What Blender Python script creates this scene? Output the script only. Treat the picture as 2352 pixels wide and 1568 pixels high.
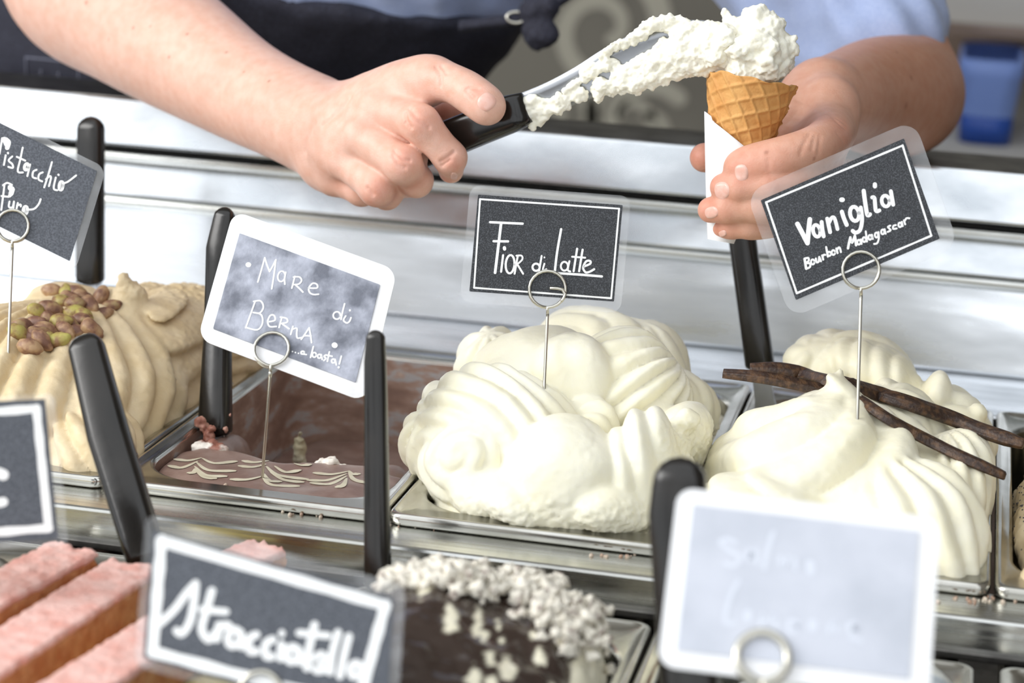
import bpy, bmesh, math, random
import numpy as np
from mathutils import Vector, Matrix
from mathutils.bvhtree import BVHTree

for o in list(bpy.data.objects):
    bpy.data.objects.remove(o, do_unlink=True)
scene = bpy.context.scene
COL = scene.collection
rng = np.random.RandomState(7)
random.seed(7)

# ------------------------------------------------------------------ camera
YAW, PITCH, ROLL, FPX = -0.2010899, -0.2461577, 0.0542383, 5046.83
CAM = np.array([0.2941076, -1.1179257, 0.3911176])
_f = np.array([math.sin(YAW) * math.cos(PITCH), math.cos(YAW) * math.cos(PITCH), math.sin(PITCH)])
_r = np.array([math.cos(YAW), -math.sin(YAW), 0.0]); _u = np.cross(_r, _f)
_c, _s = math.cos(ROLL), math.sin(ROLL)
RT, UP, FW = _c * _r + _s * _u, -_s * _r + _c * _u, _f
cam_d = bpy.data.cameras.new('camera')
cam_d.sensor_width = 36.0; cam_d.sensor_fit = 'HORIZONTAL'
cam_d.lens = 36.0 * FPX / 2352.0
cam_d.clip_start = 0.05; cam_d.clip_end = 60
cam_d.dof.use_dof = True; cam_d.dof.focus_distance = 1.29; cam_d.dof.aperture_fstop = 6.0
cam = bpy.data.objects.new('camera', cam_d); COL.objects.link(cam)
cam.matrix_world = Matrix(((RT[0], UP[0], -FW[0], CAM[0]), (RT[1], UP[1], -FW[1], CAM[1]), (RT[2], UP[2], -FW[2], CAM[2]), (0, 0, 0, 1)))
scene.camera = cam

# ------------------------------------------------------------------ light
world = bpy.data.worlds.new('daylight'); scene.world = world; world.use_nodes = True
wn = world.node_tree.nodes; wl = world.node_tree.links
bg = wn['Background']; bg.inputs['Color'].default_value = (0.93, 0.965, 1.0, 1); bg.inputs['Strength'].default_value = 1.1
scene.view_settings.view_transform = 'Standard'; scene.view_settings.look = 'None'
scene.view_settings.exposure = 0.5; scene.view_settings.gamma = 1.0
scene.view_settings.use_curve_mapping = False

def area_light(name, loc, target, sx, sy, power, col=(1, 1, 1)):
    d = bpy.data.lights.new(name, 'AREA'); d.shape = 'RECTANGLE'; d.size = sx; d.size_y = sy; d.energy = power; d.color = col
    o = bpy.data.objects.new(name, d); COL.objects.link(o); o.location = loc
    o.rotation_euler = (Vector(target) - Vector(loc)).to_track_quat('-Z', 'Y').to_euler(); return o
# daylight of the open shopfront, high and to the left behind the customer
area_light('shopfront_daylight', (-1.7, -.85, 1.15), (0.0, 0.15, 0.1), 1.3, 1.1, 25, (1.0, 0.985, 0.96))

# ------------------------------------------------------------------ helpers
def ray(u, v):
    return FW + (u - 1176) / FPX * RT - (v - 784) / FPX * UP
def W(u, v, Y):                      # photo position at a chosen distance Y along the counter's depth
    d = ray(u, v); return CAM + d * ((Y - CAM[1]) / d[1])
def WZ(u, v, Z):
    d = ray(u, v); return CAM + d * ((Z - CAM[2]) / d[2])
def WP(u, v, p, n):                  # on the plane through p with normal n
    d = ray(u, v); return CAM + d * (np.dot(np.asarray(p) - CAM, n) / np.dot(d, n))
def px2m(p, rpx):
    return rpx / FPX * float(np.dot(np.asarray(p) - CAM, FW))
def norm(v):
    v = np.asarray(v, float); return v / (np.linalg.norm(v) + 1e-12)

def mesh_np(name, V, F):
    V = np.ascontiguousarray(V, np.float32)
    me = bpy.data.meshes.new(name)
    if isinstance(F, np.ndarray) and F.ndim == 2:
        n, k = F.shape
        me.vertices.add(len(V)); me.vertices.foreach_set('co', V.ravel())
        me.loops.add(n * k); me.loops.foreach_set('vertex_index', np.ascontiguousarray(F, np.int32).ravel())
        me.polygons.add(n); me.polygons.foreach_set('loop_start', np.arange(0, n * k, k, dtype=np.int32))
        me.update(calc_edges=True)
    else:
        me.from_pydata([tuple(map(float, v)) for v in V], [], [tuple(map(int, f)) for f in F]); me.update()
    return me
def link(name, me, mat, parent=None, smooth=True, base=None):
    if smooth:
        me.polygons.foreach_set('use_smooth', np.ones(len(me.polygons), bool))
    mats = mat if isinstance(mat, (list, tuple)) else [mat]
    for m in mats: me.materials.append(m)
    o = bpy.data.objects.new(name, me); COL.objects.link(o)
    if parent is not None:
        o.parent = parent
        p = parent; loc = Vector((0, 0, 0))
        while p is not None:
            loc = loc + p.location; p = p.parent
        o.location = -loc
    elif base is not None:
        me.transform(Matrix.Translation(-Vector(base))); o.location = base
    return o
def obj(name, V, F, mat, parent=None, smooth=True, base=None):
    V = np.asarray(V, float)
    if parent is None and base is None:
        base = (float((V[:, 0].min() + V[:, 0].max()) / 2), float((V[:, 1].min() + V[:, 1].max()) / 2), float(V[:, 2].min()))
    return link(name, mesh_np(name, V, F), mat, parent, smooth, base)
def tag(o, label=None, cat=None, group=None, kind=None):
    if label: o['label'] = label
    if cat: o['category'] = cat
    if group: o['group'] = group
    if kind: o['kind'] = kind
    return o
def thing(name, loc, label, cat, group=None):
    o = bpy.data.objects.new(name, None); COL.objects.link(o); o.empty_display_size = .02
    o.location = tuple(map(float, loc)); return tag(o, label, cat, group)
def sharp(o, ang=35):
    me = o.data; me.update()
    try: me.set_sharp_from_angle(angle=math.radians(ang))
    except Exception: pass
    return o

class MB:                             # mesh builder
    def __init__(s): s.V = []; s.F = []
    def add(s, V, F):
        n = len(s.V); s.V += [tuple(map(float, v)) for v in V]; s.F += [tuple(int(i) + n for i in f) for f in F]; return s
    def box(s, x0, x1, y0, y1, z0, z1):
        V = [(x, y, z) for x in (x0, x1) for y in (y0, y1) for z in (z0, z1)]
        return s.add(V, [(0, 1, 3, 2), (4, 6, 7, 5), (0, 4, 5, 1), (2, 3, 7, 6), (0, 2, 6, 4), (1, 5, 7, 3)])
    def rings(s, R, cap0=True, cap1=True, closed=True):
        n = len(R[0]); V = [p for r in R for p in r]; F = []
        for i in range(len(R) - 1):
            for j in range(n if closed else n - 1):
                a, b = i * n + j, i * n + (j + 1) % n
                F.append((a, b, b + n, a + n))
        if cap0: F.append(tuple(range(n - 1, -1, -1)))
        if cap1: F.append(tuple((len(R) - 1) * n + j for j in range(n)))
        return s.add(V, F)
    def tube(s, path, rad, n=12, flat=1.0, upv=None, fn=None):
        P = [np.asarray(p, float) for p in path]; m = len(P)
        rad = rad if hasattr(rad, '__len__') else [rad] * m
        R = []; up = np.asarray(upv if upv is not None else (0, 0, 1), float)
        for i in range(m):
            t = norm(P[min(i + 1, m - 1)] - P[max(i - 1, 0)])
            if i == 0 and abs(np.dot(t, up)) > .95: up = np.array([1., 0, 0]) if abs(t[0]) < .9 else np.array([0, 1., 0])
            x = norm(up - t * np.dot(up, t)) if upv is None else norm(np.asarray(upv) - t * np.dot(upv, t))
            if upv is None: up = x
            y = np.cross(t, x); ring = []
            for j in range(n):
                a = 2 * math.pi * j / n; q = 1.0 if fn is None else fn(i, a)
                ring.append(P[i] + rad[i] * q * (math.cos(a) * x * flat + math.sin(a) * y))
            R.append(ring)
        return s.rings(R)
    def ribbon(s, pts, w, n, h=0.0002):   # flat inked stroke on a plane with normal n
        P = [np.asarray(p, float) for p in pts]; n = norm(n); hv = n * h
        L, Rr = [], []
        if len(P) == 1: P = [P[0] - 1e-5 * norm(np.cross(n, (0, 0, 1))), P[0] + 1e-5 * norm(np.cross(n, (0, 0, 1)))]
        m = len(P); out = []
        def side(i):
            t = norm(P[min(i + 1, m - 1)] - P[max(i - 1, 0)]); return t, norm(np.cross(n, t))
        ws = w if hasattr(w, '__len__') else [w] * m
        for i in range(m):
            t, sd = side(i); L.append(P[i] + sd * ws[i]); Rr.append(P[i] - sd * ws[i])
        t0, s0 = side(0); t1, s1 = side(m - 1)
        cap1 = [P[-1] + ws[-1] * (math.cos(a) * s1 + math.sin(a) * t1) for a in np.linspace(0, math.pi, 7)[1:-1]]
        cap0 = [P[0] + ws[0] * (-math.cos(a) * s0 - math.sin(a) * t0) for a in np.linspace(0, math.pi, 7)[1:-1]]
        V = []; F = []
        for i in range(m): V += [L[i], Rr[i]]
        for i in range(m - 1): F.append((2 * i, 2 * i + 1, 2 * i + 3, 2 * i + 2))
        b = len(V); V += cap1; F.append(tuple([2 * m - 2, 2 * m - 1][::-1] + [2 * m - 2])[:0] or tuple([2 * m - 1] + [b + k for k in range(len(cap1) - 1, -1, -1)] + [2 * m - 2]))
        b = len(V); V += cap0; F.append(tuple([0] + [b + k for k in range(len(cap0) - 1, -1, -1)] + [1]))
        return s.add([v + hv for v in V], F)
    def obj(s, name, mat, parent=None, smooth=False, base=None):
        return obj(name, s.V, s.F, mat, parent, smooth, base)

def catmull(P, k=6, closed=False):
    P = [np.asarray(p, float) for p in P]; n = len(P); out = []
    if n < 3 and not closed:
        return [P[0] + (P[1] - P[0]) * t for t in np.linspace(0, 1, k + 1)] if n == 2 else P
    rngi = range(n if closed else n - 1)
    for i in rngi:
        g = (lambda j: P[j % n]) if closed else (lambda j: P[max(0, min(n - 1, j))])
        p0, p1, p2, p3 = g(i - 1), g(i), g(i + 1), g(i + 2)
        for t in np.arange(k) / k:
            out.append(.5 * (2 * p1 + (p2 - p0) * t + (2 * p0 - 5 * p1 + 4 * p2 - p3) * t * t + (3 * p1 - p0 - 3 * p2 + p3) * t ** 3))
    if not closed: out.append(P[-1])
    return out
def rrect(cx, cy, hx, hy, r, z, n=7):
    r = max(1e-4, min(r, hx - 1e-4, hy - 1e-4)); out = []
    for (sx, sy, a0) in ((1, 1, 0), (-1, 1, 90), (-1, -1, 180), (1, -1, 270)):
        for k in range(n):
            a = math.radians(a0 + 90 * k / (n - 1))
            out.append((cx + sx * (hx - r) + r * math.cos(a), cy + sy * (hy - r) + r * math.sin(a), z))
    return out

# value noise
_T = rng.rand(32, 32, 32).astype(np.float32) * 2 - 1
def vnoise(P):
    P = np.asarray(P, np.float32); I = np.floor(P).astype(np.int32); f = P - I; f = f * f * (3 - 2 * f); I &= 31
    J = (I + 1) & 31
    x0, y0, z0, x1, y1, z1 = I[..., 0], I[..., 1], I[..., 2], J[..., 0], J[..., 1], J[..., 2]
    fx, fy, fz = f[..., 0], f[..., 1], f[..., 2]
    def l(a, b, t): return a + (b - a) * t
    return l(l(l(_T[x0, y0, z0], _T[x1, y0, z0], fx), l(_T[x0, y1, z0], _T[x1, y1, z0], fx), fy),
             l(l(_T[x0, y0, z1], _T[x1, y0, z1], fx), l(_T[x0, y1, z1], _T[x1, y1, z1], fx), fy), fz)
def fbm(P, o=3):
    P = np.asarray(P, np.float32); a = 1.0; s = 0; 
    for i in range(o): s = s + a * vnoise(P * (2 ** i) + 7.3 * i); a *= .5
    return s

# signed-distance modelling: round cones and lobes blended, then meshed with surface nets
class Field:
    def __init__(s, lo, hi, h, warp=None):
        s.h = h; s.o = np.asarray(lo, float); n = np.ceil((np.asarray(hi) - s.o) / h).astype(int) + 1
        s.n = n; s.D = np.full(n, .03, np.float32); s.warp = None
        if warp:
            amp, fr = warp; st = 4; m = n // st + 2
            ax = [(s.o[i] + s.h * st * np.arange(m[i])).astype(np.float32) for i in range(3)]; g = np.stack(np.meshgrid(*ax, indexing='ij'), -1)
            A = np.stack([amp * fbm(g * fr + q, 2) for q in (0., 11.7, 23.1)], -1).astype(np.float32)
            for i in range(3):
                x = np.arange(n[i]) / st; i0 = x.astype(int); w = (x - i0).astype(np.float32); sh = [1] * 4; sh[i] = -1; w = w.reshape(sh)
                A = A.take(i0, i) * (1 - w) + A.take(i0 + 1, i) * w
            s.warp = A
    def pts(s, a, b):
        ax = [(s.o[i] + s.h * np.arange(a[i], b[i])).astype(np.float32) for i in range(3)]
        return np.stack(np.meshgrid(*ax, indexing='ij'), -1)
    def apply(s, fn, lo, hi, k, sub=False):
        pad = k + 4 * s.h + (s.warp is not None) * .008
        a = np.clip(np.floor((np.asarray(lo) - pad - s.o) / s.h).astype(int), 0, s.n); b = np.clip(np.ceil((np.asarray(hi) + pad - s.o) / s.h).astype(int) + 1, 0, s.n)
        if (b <= a).any(): return
        sl = tuple(slice(a[i], b[i]) for i in range(3)); P = s.pts(a, b)
        if s.warp is not None: P = P + s.warp[sl]
        d = fn(P).astype(np.float32); D = s.D[sl]
        if sub:
            h = np.maximum(k - np.abs(D + d), 0) / max(k, 1e-9); s.D[sl] = np.maximum(D, -d) + h * h * k * .25
        else:
            h = np.maximum(k - np.abs(D - d), 0) / max(k, 1e-9); s.D[sl] = np.minimum(D, d) - h * h * k * .25
    def cone(s, a, b, ra, rb, k, sub=False):
        a = np.asarray(a, np.float32); b = np.asarray(b, np.float32); ba = b - a; L = float(np.dot(ba, ba)) + 1e-12
        def fn(P):
            pa = P - a; h = np.clip((pa @ ba) / L, 0, 1)
            return np.sqrt(((pa - h[..., None] * ba) ** 2).sum(-1)) - (ra + (rb - ra) * h)
        R = max(ra, rb); s.apply(fn, np.minimum(a, b) - R, np.maximum(a, b) + R, k, sub)
    def lobe(s, c, r, rot=(0, 0, 0), k=.004, ridge=None, sub=False):
        c = np.asarray(c, np.float32); r = np.asarray(r, np.float32)
        M = np.array(Matrix.Rotation(math.radians(rot[2]), 3, 'Z') @ Matrix.Rotation(math.radians(rot[1]), 3, 'Y') @ Matrix.Rotation(math.radians(rot[0]), 3, 'X'), np.float32)
        if ridge and ridge[0] in ('polar', 'spiral'):
            ax = norm(ridge[1]); t1 = norm(np.cross(ax, (0.3, .5, .81))); t2 = np.cross(ax, t1)
        def fn(P):
            q = (P - c) @ M; k0 = np.sqrt(((q / r) ** 2).sum(-1)) + 1e-6; k1 = np.sqrt(((q / (r * r)) ** 2).sum(-1)) + 1e-6
            d = k0 * (k0 - 1) / k1
            if ridge:
                if ridge[0] in ('polar', 'spiral'):
                    _, _, n, amp, tw = ridge[:5]; u = q / r / k0[..., None]
                    ca = u @ ax.astype(np.float32); ph = np.arctan2(u @ t2.astype(np.float32), u @ t1.astype(np.float32)); sn = np.sqrt(np.maximum(0, 1 - ca * ca))
                    pol = np.arccos(np.clip(ca, -1, 1))
                    x = n * ph / 2 + tw * pol if ridge[0] == 'polar' else n * pol + tw * ph / 2
                    d = d - amp * np.minimum(1, sn * 1.6) * (np.abs(np.sin(x)) - .55)
                else:
                    _, axv, wl, amp, bend = ridge[:5]; axv = norm(axv).astype(np.float32)
                    x = (P - c) @ axv * (math.pi / wl) + bend * fbm(P * 30, 1)
                    d = d - amp * (np.abs(np.sin(x)) - .55)
            return d
        R = float(r.max()); s.apply(fn, c - R, c + R, k, sub)
    def mesh(s, smooth=1):
        D = s.D; S = D < 0; nx, ny, nz = D.shape
        S8 = S.astype(np.int8); cs = np.zeros((nx - 1, ny - 1, nz - 1), np.int8)
        for i in (0, 1):
            for j in (0, 1):
                for k in (0, 1): cs += S8[i:nx - 1 + i, j:ny - 1 + j, k:nz - 1 + k]
        act = (cs > 0) & (cs < 8); I = np.argwhere(act); idx = np.full(act.shape, -1, np.int64); idx[act] = np.arange(len(I))
        acc = np.zeros((len(I), 3)); cnt = np.zeros(len(I))
        for ax in range(3):
            o1, o2 = [q for q in range(3) if q != ax]
            for p in (0, 1):
                for q in (0, 1):
                    c0 = np.zeros(3, int); c0[o1] = p; c0[o2] = q; c1 = c0.copy(); c1[ax] = 1
                    A = I + c0; B = I + c1
                    d0 = D[A[:, 0], A[:, 1], A[:, 2]]; d1 = D[B[:, 0], B[:, 1], B[:, 2]]; m = (d0 < 0) != (d1 < 0)
                    t = np.where(m, d0 / np.where(m, d0 - d1, 1), 0); pos = c0[None] + t[:, None] * (c1 - c0)[None]
                    acc[m] += pos[m]; cnt[m] += 1
        V = s.o + s.h * (I + acc / cnt[:, None]); Fs = []
        for ax in range(3):
            a = [slice(None)] * 3; b = [slice(None)] * 3; a[ax] = slice(0, -1); b[ax] = slice(1, None)
            ch = S[tuple(a)] != S[tuple(b)]; E = np.argwhere(ch)
            o1, o2 = [q for q in range(3) if q != ax]
            E = E[(E[:, o1] > 0) & (E[:, o2] > 0) & (E[:, o1] < D.shape[o1] - 1) & (E[:, o2] < D.shape[o2] - 1)]
            q = []
            for (p1, p2) in ((-1, -1), (0, -1), (0, 0), (-1, 0)):
                C = E.copy(); C[:, o1] += p1; C[:, o2] += p2; q.append(idx[C[:, 0], C[:, 1], C[:, 2]])
            Q = np.stack(q, 1); inside = S[E[:, 0], E[:, 1], E[:, 2]]
            flip = inside if ax == 1 else ~inside
            Q[flip] = Q[flip][:, ::-1]; Fs.append(Q)
        F = np.concatenate(Fs); F = F[(F >= 0).all(1)]
        for _ in range(smooth): V = relax(V, F)
        return V, F
def relax(V, F, w=.5):
    acc = np.zeros_like(V); cnt = np.zeros(len(V))
    for i in range(4):
        a, b = F[:, i], F[:, (i + 1) % 4]
        for c in range(3): acc[:, c] += np.bincount(a, V[b, c], len(V)) + np.bincount(b, V[a, c], len(V))
        cnt += np.bincount(a, minlength=len(V)) + np.bincount(b, minlength=len(V))
    return V + w * (acc / np.maximum(cnt, 1)[:, None] - V)
def vnormals(V, F):
    n = np.cross(V[F[:, 2]] - V[F[:, 0]], V[F[:, 3]] - V[F[:, 1]]); N = np.zeros_like(V)
    for i in range(4):
        for c in range(3): N[:, c] += np.bincount(F[:, i], n[:, c], len(V))
    return N / (np.linalg.norm(N, axis=1, keepdims=True) + 1e-12)
def bvh_of(V, F):
    return BVHTree.FromPolygons([tuple(v) for v in V], [tuple(f) for f in F.tolist()])
def hit(b, u, v):
    d = Vector(ray(u, v)).normalized(); loc, n, i, dist = b.ray_cast(Vector(CAM), d)
    return (np.array(loc), np.array(n)) if loc is not None else (None, None)
def color_attr(me, C):
    a = me.color_attributes.new('Col', 'FLOAT_COLOR', 'POINT'); C = np.asarray(C, np.float32)
    if C.ndim == 2 and C.shape[1] == 3: C = np.concatenate([C, np.ones((len(C), 1), np.float32)], 1)
    a.data.foreach_set('color', C.ravel())

# ------------------------------------------------------------------ materials
def srgb(r, g, b):
    f = lambda c: (c / 255 / 12.92) if c <= 10.31 else ((c / 255 + .055) / 1.055) ** 2.4
    return (f(r), f(g), f(b), 1)
def new_mat(name):
    m = bpy.data.materials.new(name); m.use_nodes = True; return m, m.node_tree.nodes, m.node_tree.links, m.node_tree.nodes['Principled BSDF']
def mat(name, col, rough=.5, metal=0., sss=0., sss_r=(1, .8, .6), sss_s=.004, col2=None, nscale=40, nlo=.4, nhi=.6, bump=0, bscale=200, stretch=None, coat=0., spec=.5, vcol=False, rnoise=0, sheen=0):
    m, N, L, B = new_mat(name)
    B.inputs['Base Color'].default_value = col; B.inputs['Roughness'].default_value = rough; B.inputs['Metallic'].default_value = metal
    B.inputs['Specular IOR Level'].default_value = spec; B.inputs['Coat Weight'].default_value = coat; B.inputs['Coat Roughness'].default_value = .06
    if sheen: B.inputs['Sheen Weight'].default_value = sheen
    if sss:
        B.inputs['Subsurface Weight'].default_value = sss; B.inputs['Subsurface Radius'].default_value = sss_r; B.inputs['Subsurface Scale'].default_value = sss_s
    tc = N.new('ShaderNodeTexCoord'); mp = N.new('ShaderNodeMapping'); L.new(tc.outputs['Object'], mp.inputs['Vector'])
    if stretch: mp.inputs['Scale'].default_value = stretch
    def ramp(scale, lo, hi, det=4):
        n = N.new('ShaderNodeTexNoise'); n.inputs['Scale'].default_value = scale; n.inputs['Detail'].default_value = det; L.new(mp.outputs[0], n.inputs['Vector'])
        r = N.new('ShaderNodeMapRange'); r.inputs['From Min'].default_value = lo; r.inputs['From Max'].default_value = hi; L.new(n.outputs['Fac'], r.inputs['Value']); return n, r
    src = None
    if vcol:
        a = N.new('ShaderNodeVertexColor'); a.layer_name = 'Col'; src = a.outputs['Color']; L.new(src, B.inputs['Base Color'])
    if col2 is not None:
        n, r = ramp(nscale, nlo, nhi); mx = N.new('ShaderNodeMix'); mx.data_type = 'RGBA'; L.new(r.outputs[0], mx.inputs['Factor'])
        mx.inputs['A'].default_value = col; mx.inputs['B'].default_value = col2
        if src is not None: 
            mx.blend_type = 'MULTIPLY'; L.new(src, mx.inputs['A'])
        L.new(mx.outputs['Result'], B.inputs['Base Color'])
    if rnoise:
        n, r = ramp(nscale, .3, .7); r.inputs['To Min'].default_value = max(.02, rough - rnoise); r.inputs['To Max'].default_value = rough + rnoise; L.new(r.outputs[0], B.inputs['Roughness'])
    if bump:
        n = N.new('ShaderNodeTexNoise'); n.inputs['Scale'].default_value = bscale; n.inputs['Detail'].default_value = 5; L.new(mp.outputs[0], n.inputs['Vector'])
        b = N.new('ShaderNodeBump'); b.inputs['Strength'].default_value = bump; b.inputs['Distance'].default_value = .001; L.new(n.outputs['Fac'], b.inputs['Height']); L.new(b.outputs[0], B.inputs['Normal'])
    return m
M = {}
M['steel'] = mat('brushed_steel', srgb(216, 217, 214), .24, 1., col2=srgb(196, 196, 190), nscale=6, rnoise=.09, bump=.05, bscale=30, stretch=(2, 60, 60))
M['fascia'] = mat('smudged_steel', srgb(226, 229, 232), .22, 1., col2=srgb(196, 202, 208), nscale=14, nlo=.35, nhi=.65, rnoise=.08, bump=.05, bscale=60, stretch=(1, 2, 2))
M['panel'] = mat('worn_steel_panel', srgb(236, 239, 243), .30, 1., col2=srgb(204, 208, 212), nscale=10, nlo=.35, nhi=.7, rnoise=.1, bump=.03, bscale=80, stretch=(1, 6, 6))
M['pansteel'] = mat('pan_steel', srgb(206, 204, 197), .2, 1., col2=srgb(188, 186, 178), nscale=25, rnoise=.07, bump=.03, bscale=200)
M['darksteel'] = mat('dull_dark_steel', srgb(120, 118, 114), .42, 1., col2=srgb(90, 88, 86), nscale=40, bump=.1, bscale=300)
M['groove'] = mat('dark_gap', srgb(70, 68, 66), .6)
M['blackplastic'] = mat('black_plastic', srgb(22, 20, 18), .2, col2=srgb(32, 29, 26), nscale=30, rnoise=.06, bump=.03, bscale=400, spec=.5)
M['blade'] = mat('spatula_blade_steel', srgb(168, 170, 174), .34, 1., bump=.05, bscale=300)
M['wire'] = mat('wire_steel', srgb(206, 203, 192), .28, 1.)
M['cream'] = mat('white_milk_gelato', srgb(249, 245, 226), .42, sss=.22, sss_r=(1, .92, .62), sss_s=.004, col2=srgb(247, 242, 218), nscale=30, bump=.12, bscale=500, spec=.35)
M['vanilla'] = mat('vanilla_gelato', srgb(249, 244, 223), .42, sss=.22, sss_r=(1, .92, .62), sss_s=.004, col2=srgb(247, 241, 214), nscale=30, bump=.12, bscale=500, spec=.35)
M['pistgel'] = mat('pistachio_gelato', srgb(224, 206, 172), .5, sss=.15, sss_r=(1, .8, .5), sss_s=.004, col2=srgb(214, 193, 154), nscale=40, bump=.25, bscale=450, spec=.3)
M['crumb'] = mat('scraped_white_gelato', srgb(251, 247, 231), .5, sss=.3, sss_r=(1, .95, .7), sss_s=.003, bump=.3, bscale=700, spec=.3)
M['beige'] = mat('poppy_beige_gelato', srgb(232, 214, 180), .5, col2=srgb(222, 200, 160), nscale=60, bump=.3, bscale=400)
M['skin'] = mat('skin', (1, 1, 1, 1), .46, sss=.18, sss_r=(1, .35, .2), sss_s=.006, vcol=True, col2=srgb(246, 236, 230), nscale=140, nlo=.35, nhi=.7, bump=.22, bscale=900, spec=.35)
M['nail'] = mat('fingernail', srgb(228, 178, 162), .28, sss=.2, sss_r=(1, .4, .3), sss_s=.002, col2=srgb(232, 188, 174), nscale=300)
M['shirt'] = mat('blue_chambray', srgb(150, 166, 206), .85, col2=srgb(172, 186, 218), nscale=700, nlo=.3, nhi=.7, bump=.3, bscale=900, sheen=.2)
M['apron'] = mat('navy_denim', srgb(34, 34, 46), .85, col2=srgb(56, 58, 74), nscale=500, nlo=.45, nhi=.8, bump=.4, bscale=800)
M['stitch'] = mat('pale_stitching', srgb(120, 122, 138), .9)
M['waffle'] = mat('waffle', srgb(222, 170, 104), .6, col2=srgb(203, 142, 78), nscale=90, nlo=.35, nhi=.7, sss=.08, bump=.35, bscale=700, spec=.3)
M['paper'] = mat('white_paper', srgb(244, 243, 244), .7, col2=srgb(236, 236, 238), nscale=20, bump=.1, bscale=200)
M['ink_faint'] = mat('glare_washed_ink', srgb(216, 221, 232), .6)  # lettering paled to stand in for glare over the front card
M['ink'] = mat('white_ink', srgb(246, 247, 247), .6)
M['card'] = mat('speckled_black_card', srgb(46, 48, 52), .5, col2=srgb(84, 87, 92), nscale=1500, nlo=.48, nhi=.62, bump=.15, bscale=1500, spec=.4)
M['bean'] = mat('vanilla_bean', srgb(56, 40, 32), .45, col2=srgb(104, 76, 52), nscale=220, nlo=.45, nhi=.7, bump=.7, bscale=500)
def laminate_mat(name, haze, rough=.12, tint=(1, 1, 1, 1), hz=(.9, .92, .95, 1), scuff=0.):
    m, N, L, B = new_mat(name); out = N['Material Output']; N.remove(B)
    tr = N.new('ShaderNodeBsdfTransparent'); tr.inputs[0].default_value = tint
    df = N.new('ShaderNodeBsdfDiffuse'); df.inputs[0].default_value = hz
    gl = N.new('ShaderNodeBsdfGlossy'); gl.inputs['Roughness'].default_value = rough
    fr = N.new('ShaderNodeFresnel'); fr.inputs[0].default_value = 1.5
    m1 = N.new('ShaderNodeMixShader'); m1.inputs[0].default_value = haze; L.new(tr.outputs[0], m1.inputs[1]); L.new(df.outputs[0], m1.inputs[2])
    if scuff:
        tc = N.new('ShaderNodeTexCoord'); n = N.new('ShaderNodeTexNoise'); n.inputs['Scale'].default_value = 45; n.inputs['Detail'].default_value = 6; L.new(tc.outputs['Object'], n.inputs['Vector'])
        r = N.new('ShaderNodeMapRange'); r.inputs[1].default_value = .35; r.inputs[2].default_value = .7; r.inputs[3].default_value = haze; r.inputs[4].default_value = haze + scuff; L.new(n.outputs['Fac'], r.inputs[0]); L.new(r.outputs[0], m1.inputs[0])
    m2 = N.new('ShaderNodeMixShader'); L.new(fr.outputs[0], m2.inputs[0]); L.new(m1.outputs[0], m2.inputs[1]); L.new(gl.outputs[0], m2.inputs[2]); L.new(m2.outputs[0], out.inputs[0]); return m
M['lam'] = laminate_mat('clear_laminate', .03, scuff=.1)
M['lam_worn_glare'] = laminate_mat('scuffed_glare_laminate', .65, .25, scuff=.3, hz=(.95, .955, .97, 1))  # scuffs, plus window glare painted in as white haze
M['lam_white'] = laminate_mat('glare_white_laminate', .92, .3, hz=(.96, .96, .97, 1))  # glare on the front card painted as an almost opaque white
M['card_chalk_glare'] = mat('chalk_and_glare_card', srgb(104, 108, 120), .5, col2=srgb(178, 182, 196), nscale=58, nlo=.36, nhi=.64, bump=.5, bscale=300, spec=.5)  # chalk smudges, with the glare on the card put into the grey
M['card_pale'] = mat('glare_washed_card', srgb(190, 195, 206), .5, col2=srgb(204, 208, 219), nscale=25)  # card colour lightened to stand in for glare
M['card_slate'] = mat('slate_card', srgb(70, 74, 82), .5, col2=srgb(98, 102, 111), nscale=900, nlo=.4, nhi=.65, bump=.12, bscale=1200)
M['wallpaper'] = mat('taupe_wallpaper', srgb(122, 118, 108), .8, col2=srgb(112, 108, 99), nscale=3)
M['scroll'] = mat('pale_scroll_print', srgb(172, 168, 154), .8)
M['plaster'] = mat('grey_plaster', srgb(196, 194, 190), .9, col2=srgb(186, 183, 178), nscale=3)
M['wallright'] = mat('dim_taupe_plaster', srgb(132, 126, 118), .9, col2=srgb(122, 117, 110), nscale=3)
M['ceiling'] = mat('ceiling_paint', srgb(214, 212, 208), .9, col2=srgb(205, 203, 198), nscale=2)
M['floor'] = mat('floor_tiles', srgb(200, 198, 192), .6, col2=srgb(186, 183, 177), nscale=5)
M['bluebin'] = mat('blue_plastic', srgb(136, 164, 232), .5, col2=srgb(126, 154, 226), nscale=8)
M['bluedark'] = mat('deep_blue_plastic', srgb(40, 84, 176), .45, col2=srgb(36, 76, 166), nscale=8)
M['brownwood'] = mat('brown_shelf_board', srgb(150, 132, 120), .7, col2=srgb(128, 110, 98), nscale=6, stretch=(1, 6, 6))
M['frame'] = mat('painted_metal_frame', srgb(90, 96, 104), .5, col2=srgb(80, 86, 94), nscale=10)

# ------------------------------------------------------------------ setting
def struct(name, mb, m, label=None): 
    o = mb.obj(name, m, base=(0, 0, 0)); return tag(o, label, None, None, 'structure')
struct('floor', MB().box(-4, 4, -4.5, 3.2, -1.05, -1.0), M['floor'])
wb = struct('wall_back', MB().box(-4, 4, 2.4, 2.5, -1, 2.9), M['wallpaper'])
struct('wall_right_blocker', MB().box(1.1, 1.2, -.9, 2.4, -1, 2.9), M['wallright'])  # unseen, set close and dark to block sky light from the right
struct('wall_left', MB().box(-3.1, -3.0, -.3, 2.4, -1, 2.9), M['plaster'])
struct('ceiling', MB().box(-3.1, 3.1, 0.35, 2.5, 2.8, 2.9), M['ceiling'])
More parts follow.
